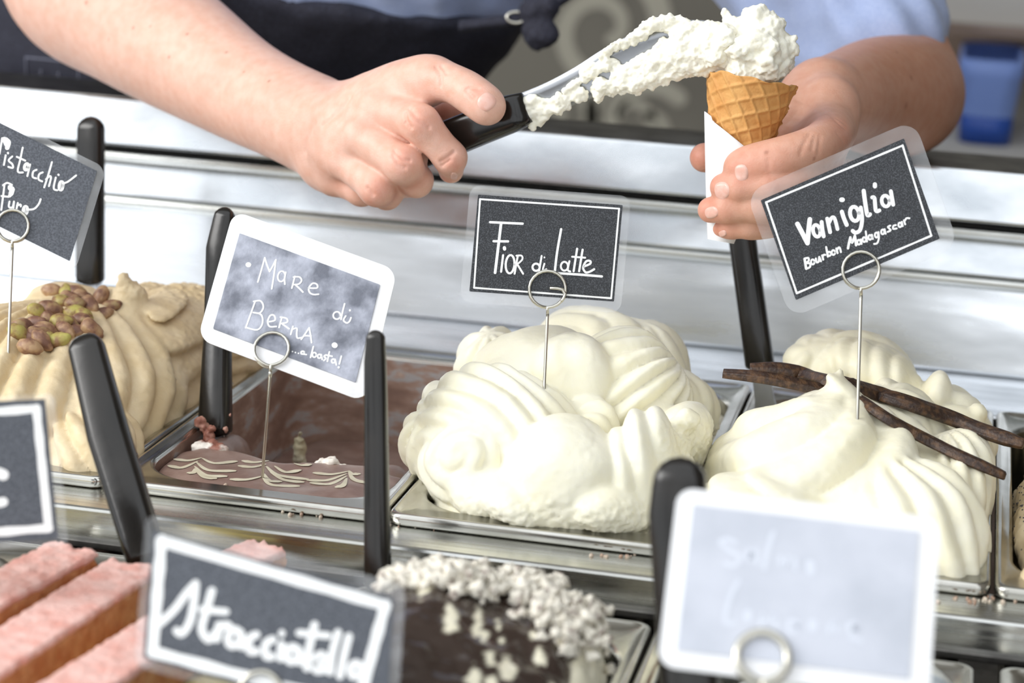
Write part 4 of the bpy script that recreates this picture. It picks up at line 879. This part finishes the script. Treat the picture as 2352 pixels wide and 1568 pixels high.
# white framed front card
o, s = (1480, 1040), 2.697
w = 30
S = [(w, [(560, 560), (510, 540), (470, 560), (530, 610), (590, 650), (560, 700), (500, 690)]), (w + 18, ell(655, 640, 14, 22)), (w, [(690, 610), (700, 690)]), (w, [(795, 500), (760, 620), (740, 720)]), (w, [(840, 650), (855, 710), (890, 650)]), (w + 22, [(1025, 690), (1030, 740)]), (w, [(930, 660), (935, 720)]),
     (w, [(580, 800), (530, 900), (500, 1050), (560, 1060)]), (w + 22, [(640, 1000), (642, 1030)]), (w, [(720, 1080), (730, 1010), (770, 1060), (800, 1010), (820, 1090)]), (w, ell(915, 1080, 30, 36)), (w + 26, [(1040, 1060), (1042, 1090)]), (w, [(1140, 1110), (1170, 1050), (1190, 1110)]), (w + 16, ell(1290, 1090, 18, 24)), (w, [(1280, 1150), (1340, 1170)])]
f6, pW, nW = card([(1592, 1160), (2110, 1222), (2082, 1568), (1554, 1494)], -.26, (0, .48), (40, 48, 40, 42), 40, S, o, s, 'pale grey card in a thick white frame, both washed by painted glare, lower right foreground', M['card_pale'], M['lam_white'], ink='ink_faint')
holder((1750, 1512), 58, WZ(1735, 1900, -.05), pW, nW, 'blurred pale wire ring holder clipped to the white framed front card', wire=.0019)
# dark corner card, left foreground
S = [(26, [(-6, 1085), (8, 1090)]), (22, [(-6, 1155), (8, 1152)])]
f7, pD, nD = card([(-330, 938), (104, 916), (140, 1232), (-300, 1262)], -.20, (.12, .02), (10, 22, 12, 16), 18, S, (0, 0), 1, 'blurred dark card with pale blue white border at the left edge', M['card_slate'], M['lam'], border=[(-300, 968), (84, 938), (112, 1212), (-270, 1242)], bw=10)
holder((-110, 1180), 46, W(-115, 1450, -.2), pD, nD, 'wire ring holder of the dark card beyond the left edge')
# ------------------------------------------------------------------ waffle cone, paper sleeve, scoop
RC, TIP = W(1727, 184, .197), W(1655, 560, .178)
ax = norm(TIP - RC); CL = float(np.linalg.norm(TIP - RC)); cx_ = norm(RT - ax * (RT @ ax)); cy_ = np.cross(ax, cx_)
R0 = px2m(RC, 98)
def cone_pt(th, q, r): return RC + ax * CL * q + r * (math.cos(th) * cx_ + math.sin(th) * cy_)
def cone_r(q): return R0 * (1 - q) ** .92 + .0012
nth, nq = 300, 130
V = []; Fc = []
TH = np.linspace(0, 2 * math.pi * 1.13, nth); 
for layer in (0, 1):
    for j in range(nq):
        q = (j / (nq - 1)) * .97
        for i in range(nth):
            th = TH[i]; lift = .0022 * (th / TH[-1] - .5)
            edge = (.006 * math.sin(th * 3 + 1) + .007 * math.sin(th * 9) - .02 * max(0, th / TH[-1] - .9) * 10) * max(0, 1 - j / 4)
            if layer == 0:
                a = (q - .085 * th) * 10.5; b = (th + 3.0 * q) * 15 / (2 * math.pi)
                ra = min(abs((a % 1) - .5) * 2, 1); rb = min(abs((b % 1) - .5) * 2, 1)
                ridge = max(max(0, (ra - .70) / .30) ** .8, max(0, (rb - .72) / .28) ** .8); r = cone_r(q) + lift + .0013 * min(1, ridge)
            else: r = max(cone_r(q) + lift - .0019, .0004)
            V.append(cone_pt(th - .95, q + edge, r))
def gi(l, j, i): return l * nth * nq + j * nth + i
for j in range(nq - 1):
    for i in range(nth - 1):
        Fc.append((gi(0, j, i), gi(0, j, i + 1), gi(0, j + 1, i + 1), gi(0, j + 1, i))); Fc.append((gi(1, j, i), gi(1, j + 1, i), gi(1, j + 1, i + 1), gi(1, j, i + 1)))
for i in range(nth - 1): Fc.append((gi(0, 0, i), gi(1, 0, i), gi(1, 0, i + 1), gi(0, 0, i + 1)))
for j in range(nq - 1):
    for i in (0, nth - 1): Fc.append((gi(0, j, i), gi(0, j + 1, i), gi(1, j + 1, i), gi(1, j, i)))
tag(obj('waffle_cone', V, np.array(Fc), M['waffle']), 'golden waffle cone with diamond ridges holding white gelato', 'cone')
# paper sleeve: rolled sheet, diagonal top edge
V = []; Fc = []; n1, n2 = 120, 24; TH = np.linspace(0, 2 * math.pi * 1.3, n1)
for layer in (0, 1):
    for i in range(n1):
        th = TH[i] + 2.55
        c = math.cos(th)                              # -1 at the left of the photo
        q0 = .255 + .25 * ((c + 1) / 2) ** .8 - (.02 if i > n1 * .77 else 0)
        for j in range(n2):
            q = q0 + (.985 - q0) * j / (n2 - 1); r = cone_r(q * .86) * 1.0 + .0016 + .0011 * TH[i] / TH[-1] - layer * .0003
            V.append(cone_pt(th, q, r))
def gi(l, i, j): return l * n1 * n2 + i * n2 + j
for i in range(n1 - 1):
    for j in range(n2 - 1):
        Fc.append((gi(0, i, j), gi(0, i, j + 1), gi(0, i + 1, j + 1), gi(0, i + 1, j))); Fc.append((gi(1, i, j), gi(1, i + 1, j), gi(1, i + 1, j + 1), gi(1, i, j + 1)))
    Fc.append((gi(0, i, 0), gi(0, i + 1, 0), gi(1, i + 1, 0), gi(1, i, 0)))
tag(obj('paper_sleeve', V, np.array(Fc), M['paper']), 'white rolled paper sleeve around the waffle cone held by the hand', 'paper sleeve')
def crumbly(name, blobs, label, cat, parent=None, h=.0009, k=.004, m='crumb', amp=.0016, freq=300, lobes=()):
    pts = [(W(u, v, Y), px2m(W(u, v, Y), r)) for u, v, Y, r in blobs]
    al = pts + [(W(b[0], b[1], b[2]), px2m(W(b[0], b[1], b[2]), max(b[3], b[4]))) for b in lobes]
    lo = np.min([p - r for p, r in al], 0) - .005; hi = np.max([p + r for p, r in al], 0) + .005
    F = Field(lo, hi, h, warp=(.0020, 110))
    for p, r in pts: F.cone(p, p + np.array([0, 1e-4, 0]), r, r, k)
    for (u, v, Y, a, b, dy, rot) in lobes: p = W(u, v, Y); F.lobe(p, (px2m(p, a), dy, px2m(p, b)), (0, rot, 0), k)
    V, Q = F.mesh(0); N_ = vnormals(V, Q)
    V = V + N_ * (amp * fbm(V * freq * .75, 2) + .45 * amp * fbm(V * 650, 2) * (fbm(V * 70, 1) > -.25))[:, None]
    o = obj(name, V, Q, M[m], parent)
    if cat: tag(o, label, cat)
    return o
Yc = .192
crumbly('gelato_scoop', [(1690, 140, Yc, 45), (1735, 120, Yc, 55), (1778, 130, Yc, 42), (1690, 80, Yc, 34), (1700, 110, Yc - .01, 34), (1735, 55, Yc, 30), (1770, 75, Yc, 34), (1795, 105, Yc + .003, 24), (1675, 60, Yc, 18), (1664, 28, Yc, 6), (1668, 40, Yc, 7), (1748, 24, Yc, 14), (1720, 35, Yc, 16), (1744, 18, Yc, 7), (1765, 45, Yc, 18),
         (1655, 165, Yc - .006, 20), (1690, 172, Yc - .01, 26), (1730, 175, Yc - .008, 28), (1775, 165, Yc - .008, 26), (1800, 150, Yc, 20), (1812, 112, Yc, 13), (1820, 88, Yc, 7), (1826, 120, Yc, 6), (1790, 60, Yc, 14), (1740, 90, Yc - .012, 26), (1775, 110, Yc - .012, 22), (1760, 150, Yc - .014, 20), (1720, 200, Yc, 50)],
        'white gelato scoop heaped in the waffle cone with rough torn peaks', 'gelato', amp=.0017)
# ------------------------------------------------------------------ spatula in the hand
sp = thing('gelato_spatula', W(1040, 315, .198), 'spatula with black handle and gelato covered steel blade held by the hand', 'spatula')
hd = [W(1212, 246, .188), W(1180, 259, .189), W(1100, 291, .193), W(1000, 332, .200), W(900, 372, .207), W(850, 392, .211)]
ww = [px2m(hd[0], q) for q in (36, 43, 43, 44, 44, 40)]
handle_rings(hd, ww, [w * .75 for w in ww], (-.1, -1, .15), False, True).obj('handle', M['blackplastic'], sp, True)
ctr = [(1205, 249), (1270, 222), (1340, 190), (1420, 152), (1500, 122), (1580, 104), (1660, 104), (1720, 116)]; hw = [36, 36, 41, 52, 58, 58, 50, 32]
cc = catmull([np.array(c + (w,)) for c, w in zip(ctr, hw)], 5); R = []
for i, c in enumerate(cc):
    d = cc[min(i + 1, len(cc) - 1)][:2] - cc[max(i - 1, 0)][:2]; d = d / np.linalg.norm(d); nn = np.array([-d[1], d[0]]); ring = []
    Yb = .1885 + .003 * (i / len(cc))
    for (a, b) in ((-1, -.4), (-.5, -1.), (.5, -1.), (1, -.4), (1, .4), (.5, .4), (-.5, .4), (-1, .4)):
        p = c[:2] + nn * c[2] * a; bow = .0022 * (1 - a * a)
        ring.append(W(p[0], p[1], Yb + .0009 * b + bow))
    R.append(ring)
MB().rings(R).obj('blade', M['blade'], sp, True)
Yg = .1868
sm = [(1300, 205, 7), (1316, 196, 9), (1326, 186, 7), (1282, 214, 6), (1345, 178, 9), (1362, 168, 9), (1384, 128, 10), (1416, 104, 10), (1452, 92, 12), (1475, 82, 13), (1530, 62, 14), (1214, 268, 15), (1222, 285, 10), (1230, 250, 12), (1250, 262, 13), (1262, 246, 9), (1280, 250, 10), (1300, 244, 8), (1330, 232, 6), (1210, 240, 10), (1225, 228, 9), (1196, 222, 6), (1192, 240, 7), (1188, 255, 6), (1240, 275, 10), (1345, 226, 7),
      (1338, 168, 9), (1352, 160, 10), (1360, 148, 6), (1372, 150, 13), (1392, 138, 11), (1410, 112, 10), (1396, 118, 9), (1428, 98, 10), (1445, 86, 9), (1462, 76, 10), (1480, 66, 12), (1500, 58, 13), (1520, 52, 14), (1545, 50, 14), (1570, 54, 14), (1595, 60, 15), (1620, 66, 16), (1640, 72, 16), (1505, 66, 12), (1540, 46, 8), (1560, 44, 7), (1490, 58, 8),
      (1372, 232, 8), (1376, 218, 14), (1368, 205, 12), (1385, 195, 18), (1378, 186, 12), (1400, 200, 16), (1425, 195, 18), (1450, 192, 18), (1470, 200, 10), (1440, 172, 10), (1480, 188, 16), (1500, 182, 18), (1520, 176, 18), (1545, 166, 20), (1570, 156, 22), (1600, 150, 22), (1630, 150, 24), (1655, 150, 26), (1445, 206, 8), (1500, 196, 8), (1526, 192, 7), (1462, 210, 5), (1400, 208, 8)]
lb = [(1440, 168, Yg, 42, 22, .004, -16), (1490, 150, Yg, 50, 34, .0045, -14), (1540, 128, Yg, 48, 42, .005, -10), (1590, 112, Yg, 46, 48, .006, -4), (1635, 108, Yg, 42, 46, .009, 0), (1255, 250, Yg + .0005, 46, 20, .0028, -22), (1225, 246, Yg, 22, 32, .0032, -20), (1300, 226, Yg + .0006, 34, 9, .0026, -22), (1330, 212, Yg + .0006, 20, 12, .0026, -22), (1400, 150, Yg + .0006, 22, 10, .0028, -24), (1580, 80, Yg, 50, 20, .004, 6), (1650, 130, Yg, 30, 34, .012, 0), (1672, 92, Yg, 30, 34, .012, 0)]
crumbly('gelato_smear', [(a, b, Yg + .0012, r) for a, b, r in sm], None, None, sp, h=.0008, k=.003, amp=.0013, freq=380, lobes=lb)

# ------------------------------------------------------------------ the server
person = thing('person', (.1, .75, -1.0), 'server in blue shirt and dark denim apron filling a cone with a spatula', 'person')
SK = np.asarray(srgb(228, 186, 168)[:3]); RED = np.asarray(srgb(212, 136, 116)[:3])
def rcs(F, chain, k):
    if len(chain) > 3: chain = [tuple(q) for q in catmull([np.array(q, float) for q in chain], 5)]; k = min(k, .012)
    for (a, b) in zip(chain[:-1], chain[1:]):
        A, B = W(*a[:3]), W(*b[:3]); F.cone(A, B, px2m(A, a[3]), px2m(B, b[3]), k)
def bounds(chains, pad=.008):
    P = [(W(*q[:3]), px2m(W(*q[:3]), q[3])) for c, k in chains for q in c]
    return np.min([p - r for p, r in P], 0) - pad, np.max([p + r for p, r in P], 0) + pad
# right arm (left in the photo)
Rch = [([(120, -260, .47, 158), (165, -40, .42, 144), (290, 40, .385, 140), (410, 112, .345, 130), (550, 202, .30, 106), (670, 262, .262, 95), (750, 300, .24, 94)], .012),
       ([(690, 262, .26, 74), (750, 275, .232, 66)], .012), ([(750, 275, .232, 66), (800, 260, .215, 54), (868, 246, .196, 48)], .012),       # wrist to index knuckle
       ([(750, 300, .232, 76), (790, 305, .205, 60), (832, 314, .186, 48)], .012), ([(750, 312, .234, 76), (775, 350, .21, 58), (796, 368, .192, 45)], .012), ([(738, 325, .238, 70), (752, 380, .222, 50), (770, 410, .208, 38)], .012),
       ([(868, 246, .196, 48), (966, 284, .171, 42)], .005), ([(966, 284, .171, 43), (1034, 362, .176, 36), (1036, 392, .187, 29)], .005),
       ([(832, 314, .186, 47), (926, 378, .167, 41)], .003), ([(926, 378, .167, 42), (956, 415, .184, 36), (935, 425, .204, 30)], .005),
       ([(796, 368, .192, 43), (866, 434, .172, 38)], .003), ([(866, 434, .172, 38), (888, 446, .188, 33), (866, 440, .206, 28)], .005),
       ([(770, 410, .208, 36), (830, 440, .196, 32), (850, 440, .214, 28)], .004),
       ([(760, 268, .24, 46), (840, 238, .222, 42), (920, 202, .206, 42), (1000, 180, .192, 40)], .012), ([(1000, 180, .192, 41), (1050, 196, .182, 36), (1084, 217, .176, 37), (1112, 238, .170, 35), (1121, 247, .169, 31)], .005),
       ([(850, 240, .212, 46), (905, 226, .203, 38)], .012), ([(830, 300, .225, 55), (900, 300, .222, 45), (960, 290, .224, 34)], .012),
       ([(960, 290, .224, 34), (1035, 262, .222, 28), (1060, 258, .220, 24)], .006), ([(840, 285, .205, 46), (890, 316, .190, 40), (935, 343, .184, 32), (952, 362, .184, 26)], .004), ([(800, 345, .208, 44), (860, 395, .198, 36), (900, 420, .194, 26)], .006)]
def build_arm(chains, h):
    lo, hi = bounds(chains); lo = np.maximum(lo, -.9); F = Field(lo, hi, h)
    for c, k in chains: rcs(F, c, k)
    return F.mesh(2)
RV, RQ = build_arm(Rch, .0011)
# left arm (right in the photo): elbow on the ledge, hand round the sleeve
Lch = [([(1790, -420, .62, 130), (1960, -60, .575, 124), (2040, 130, .545, 120), (2078, 212, .52, 116), (2066, 222, .48, 120), (2030, 222, .44, 118), (1985, 222, .40, 106), (1930, 226, .345, 88), (1885, 236, .30, 78)], .012),
       ([(1885, 210, .30, 66), (1900, 250, .27, 64), (1905, 292, .242, 52)], .012), ([(1885, 240, .30, 72), (1890, 300, .262, 60), (1895, 345, .232, 48)], .012), ([(1875, 255, .30, 66), (1868, 340, .268, 52), (1870, 400, .236, 44)], .012), ([(1860, 260, .30, 60), (1830, 370, .27, 48), (1835, 450, .238, 38)], .012),
       ([(1905, 295, .240, 50), (1902, 318, .205, 44), (1866, 344, .178, 43), (1800, 365, .165, 41), (1740, 379, .164, 39), (1700, 388, .166, 33)], .006),
       ([(1895, 345, .232, 46), (1890, 385, .195, 38), (1840, 412, .168, 38), (1770, 424, .160, 38)], .0028), ([(1770, 424, .160, 38), (1700, 430, .161, 36), (1662, 430, .165, 32)], .0028),
       ([(1870, 400, .236, 42), (1860, 445, .20, 37), (1800, 468, .168, 37), (1740, 474, .163, 36)], .0028), ([(1740, 474, .163, 36), (1670, 478, .164, 34), (1632, 482, .168, 30)], .0028),
       ([(1835, 450, .238, 36), (1820, 490, .205, 32), (1770, 512, .176, 31), (1720, 518, .170, 29)], .0028), ([(1720, 518, .170, 29), (1680, 522, .171, 26), (1658, 525, .174, 22)], .0028),
       ([(1870, 225, .30, 58), (1830, 270, .275, 54), (1790, 320, .25, 46), (1740, 345, .236, 38)], .01), ([(1740, 345, .236, 38), (1680, 358, .226, 36), (1618, 362, .222, 34)], .006),
       ([(1830, 300, .265, 52), (1850, 360, .245, 50), (1830, 420, .235, 40)], .012), ([(1790, 320, .25, 40), (1850, 330, .225, 36)], .012)]
LV, LQ = build_arm(Lch, .0011)
# skin detail: knuckle creases carved in, redness, freckles
def carve(V, Q, lines, wd, dp):
    b = bvh_of(V, Q); N_ = vnormals(V, Q); D = np.zeros(len(V))
    for ln in lines:
        P = []
        for q in catmull(ln, 5):
            loc, n = hit(b, q[0], q[1])
            if loc is not None and (not P or np.linalg.norm(loc - P[-1]) < .008): P.append(loc)
        P = [a + (b_ - a) * q for a, b_ in zip(P[:-1], P[1:]) for q in (0, .25, .5, .75)]
        for p in P:
            d2 = ((V - p) ** 2).sum(1); D = np.maximum(D, np.exp(-d2 / (wd * wd)))
    return V - N_ * (dp * D)[:, None]
def z2(L): return [[zc(q, (650, 80), 3.563) for q in l] for l in L]
def z4(L): return [[zc(q, (1550, 0), 2.703) for q in l] for l in L]
RV = carve(RV, RQ, z2([[(1000, 640), (1010, 700), (1050, 760)], [(1060, 620), (1110, 690), (1170, 730)], [(1030, 600), (1080, 660), (1200, 760)], [(900, 980), (950, 1060), (1000, 1090)], [(910, 950), (980, 1010), (1040, 1030)], [(690, 1250), (740, 1310)], [(1290, 1040), (1350, 1000), (1400, 960)], [(1300, 1070), (1370, 1020)], [(1250, 260), (1290, 330), (1290, 420)], [(1290, 250), (1340, 320)], [(1520, 430), (1600, 440)], [(1500, 450), (1560, 520)]]), .0012, .0012)
RV = carve(RV, RQ, z2([[(330, 740), (400, 680), (480, 600), (540, 520)], [(180, 960), (190, 860), (260, 720)]]), .0022, .0012)
LV = carve(LV, LQ, z4([[(840, 830), (800, 900), (780, 960)], [(870, 840), (850, 930)], [(900, 850), (890, 960)], [(960, 700), (1010, 760), (1060, 800)], [(880, 680), (980, 720), (1060, 770)], [(760, 620), (860, 660), (930, 720)], [(1010, 830), (1050, 880)], [(580, 990), (585, 1040)], [(700, 650), (640, 740), (590, 860)], [(760, 690), (690, 770)]]), .0014, .0005)
def tint(V, Q, spots, moles, base):
    b = bvh_of(V, Q); C = np.tile(base, (len(V), 1)); C = C * (1 + .05 * fbm(V * 35, 3))[:, None]
    w = np.zeros(len(V))
    for (u, v, r, s) in spots:
        loc, n = hit(b, u, v)
        if loc is None: continue
        rr = px2m(loc, r); w = np.maximum(w, s * np.exp(-((V - loc) ** 2).sum(1) / (rr * rr)))
    C = C * (1 - w[:, None]) + RED * w[:, None]
    for (u, v, r) in moles:
        loc, n = hit(b, u, v)
        if loc is None: continue
        rr = px2m(loc, r); q = .65 * np.exp(-((V - loc) ** 2).sum(1) / (rr * rr))[:, None]; C = C * (1 - q) + np.asarray(srgb(140, 84, 62)[:3]) * q
    return np.clip(C, 0, 1)
RC_ = tint(RV, RQ, [(962, 278, 38, .45), (928, 368, 36, .5), (868, 440, 34, .45), (1040, 380, 30, .5), (1095, 215, 26, .5), (1000, 165, 40, .2), (1030, 256, 40, .7), (845, 460, 30, .4), (780, 420, 60, .25), (1020, 410, 20, .5), (905, 455, 30, .4), (955, 425, 30, .4)],
           [(388, 131, 4), (198, 6, 5), (430, 78, 4), (306, 64, 4), (618, 186, 4), (930, 280, 3), (520, 120, 4), (345, 60, 3), (560, 165, 3), (250, 90, 3)], SK)
SK2 = np.asarray(srgb(216, 168, 146)[:3]); SK_SHADE = np.asarray(srgb(188, 140, 116)[:3])  # shade on the left arm put into darker skin colours
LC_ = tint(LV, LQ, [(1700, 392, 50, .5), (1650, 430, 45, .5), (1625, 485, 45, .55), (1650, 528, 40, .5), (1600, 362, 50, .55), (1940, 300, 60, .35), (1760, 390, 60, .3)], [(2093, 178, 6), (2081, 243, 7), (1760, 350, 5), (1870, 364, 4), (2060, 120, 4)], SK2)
wt = np.clip((LV[:, 1] - .27) / .10, 0, 1)[:, None]; LC_ = LC_ * (1 - wt) + LC_ / SK2 * SK_SHADE * wt
# torso under the clothes
def torso_field(h, infl, lo, hi):
    F = Field(lo, hi, h)
    for (a, b, ra, rb, k) in TOR: F.cone(a, b, ra + infl, rb + infl, k)
    return F
Rsh, Lsh = W(150, -700, .62), W(1720, -560, .66)
TOR = [(W(120, 500, .84), W(420, 60, .74), .17, .165, .05), (W(420, 60, .74), W(800, -210, .665), .165, .150, .05), (W(800, -210, .665), W(1150, -620, .70), .150, .13, .06), (W(1150, -620, .70), Lsh, .12, .085, .06), (W(600, -520, .70), W(200, -640, .66), .14, .085, .06), (W(120, 500, .84), W(60, 1500, .86), .17, .16, .05)]
TV, TQ = torso_field(.007, -.006, (-.75, .45, -.35), (.55, 1.1, .62)).mesh(1)
nR, nL = len(RV), len(LV)
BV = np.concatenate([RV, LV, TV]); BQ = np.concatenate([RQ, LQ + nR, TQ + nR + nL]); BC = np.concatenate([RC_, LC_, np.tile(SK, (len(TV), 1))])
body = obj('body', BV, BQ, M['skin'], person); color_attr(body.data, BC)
tag(body, 'bare forearms and hands')
# fingernails: shells that follow the fingertips
bR, bL = bvh_of(RV, RQ), bvh_of(LV, LQ)
def nail(b, cu, cv, a, w, l):                         # centre, direction of the finger in the photo (deg), half sizes in px
    ca, sa = math.cos(math.radians(a)), math.sin(math.radians(a)); nu, nv = 9, 9; V = []; ok = []
    for i in range(nu):
        for j in range(nv):
            x, y = -1 + 2 * i / (nu - 1), -1 + 2 * j / (nv - 1); x2, y2 = x * math.sqrt(max(0, 1 - y * y * .5)), y * math.sqrt(max(0, 1 - x * x * .5))
            loc, n = hit(b, cu + ca * l * x2 - sa * w * y2, cv + sa * l * x2 + ca * w * y2)
            if loc is None: return
            V.append(loc + n * (.00055 - .0009 * max(0, max(abs(x), abs(y)) - .85) / .15))
    Fq = np.array([(i * nv + j, (i + 1) * nv + j, (i + 1) * nv + j + 1, i * nv + j + 1) for i in range(nu - 1) for j in range(nv - 1)])
    obj('fingernail', V, Fq, M['nail'], body)
nail(bR, 1118, 234, 48, 24, 22); nail(bL, 1703, 396, 172, 21, 17); nail(bL, 1658, 437, 175, 22, 19); nail(bL, 1634, 488, 165, 15, 17); nail(bL, 1660, 536, 160, 8, 10); nail(bR, 1043, 404, 100, 9, 9)
# shirt and apron
F = torso_field(.006, 0, (-.75, .42, -.35), (.55, 1.1, .62))
Sv = [W(1740, -560, .655), W(1918, -160, .595), W(2022, 84, .548)]
F.cone(Sv[0], Sv[1], .088, .070, .03); F.cone(Sv[1], Sv[2], .070, .054, .02)
F.cone(W(1730, -160, .60), W(1790, 60, .58), .055, .026, .04); F.cone(W(1790, 60, .58), W(1850, 130, .565), .026, .016, .03)
F.cone(W(150, -700, .62), W(100, -420, .53), .08, .07, .02)
V, Q = F.mesh(1)
w = fbm(V * np.array([14, 14, 22]), 3) * .0045 + .003 * np.sin(V @ np.array([150, 40, 90]) + 4 * fbm(V * 9, 2))
V = V + vnormals(V, Q) * w[:, None]
shirt = obj('shirt', V, Q, M['shirt'], person); tag(shirt, 'light blue short sleeved shirt')
hem = W(1990, 120, .545); ad = norm(Sv[2] - Sv[1])
F = torso_field(.006, .010, (-.75, .42, -.35), (.20, 1.1, .55))
p1, p2, p3 = W(880, -8, .53), W(1085, 72, .53), W(1230, 56, .55)
bn = norm(np.cross(p3 - p1, np.array([0.0, 1, .05]))); bn = bn if bn[2] > 0 else -bn
def cut(P): return -((P - p2.astype(np.float32)) @ bn.astype(np.float32))        # outside above the bib line
F.apply(lambda P: cut(P), (-.75, .42, -.35), (.2, 1.1, .55), .006, True)
V, Q = F.mesh(1); V = V + vnormals(V, Q) * (fbm(V * 22, 3) * .004)[:, None]
apron = obj('apron', V, Q, M['apron'], person); tag(apron, 'dark navy denim apron')
ba = bvh_of(V, Q)
for ln in ([(60, 132), (120, 138), (180, 146)], [(60, 132), (62, 190)], [(180, 146), (182, 200)], [(95, 160), (97, 200)], [(135, 165), (137, 205)]):
    P = []
    for q in catmull(ln, 8):
        loc, n = hit(ba, q[0], q[1])
        if loc is not None: P.append(loc + n * .0005)
    if len(P) > 3: MB().tube(P, .0007, 6).obj('stitching', M['stitch'], apron, True)
kx = .535
tq = MB().tube(catmull([W(1060, 60, kx), W(1130, 52, kx), W(1200, 40, kx), W(1300, -10, kx + .02), W(1380, -90, kx + .06)], 5), .011, 14, .45); tq.obj('neck_strap', M['apron'], apron, True)
F = Field(W(1150, 160, kx) - .05, W(1290, -40, kx) + .05, .002)
rcs(F, [(1225, 20, kx - .012, 26), (1260, 12, kx - .012, 24)], .006); rcs(F, [(1240, 40, kx - .01, 26), (1236, 75, kx - .01, 34), (1250, 82, kx - .012, 30)], .006); rcs(F, [(1210, 30, kx - .01, 18), (1275, 20, kx - .01, 14)], .004)
V, Q = F.mesh(1); V = V + vnormals(V, Q) * (fbm(V * 90, 3) * .0022)[:, None]; obj('knot', V, Q, M['apron'], apron)
MB().tube([W(1185, 40, kx - .012) + .007 * (math.cos(a) * RT + .6 * math.sin(a) * UP) for a in np.linspace(0, 2 * math.pi, 24)], .0012, 8).obj('metal_ring', M['wire'], apron, True)
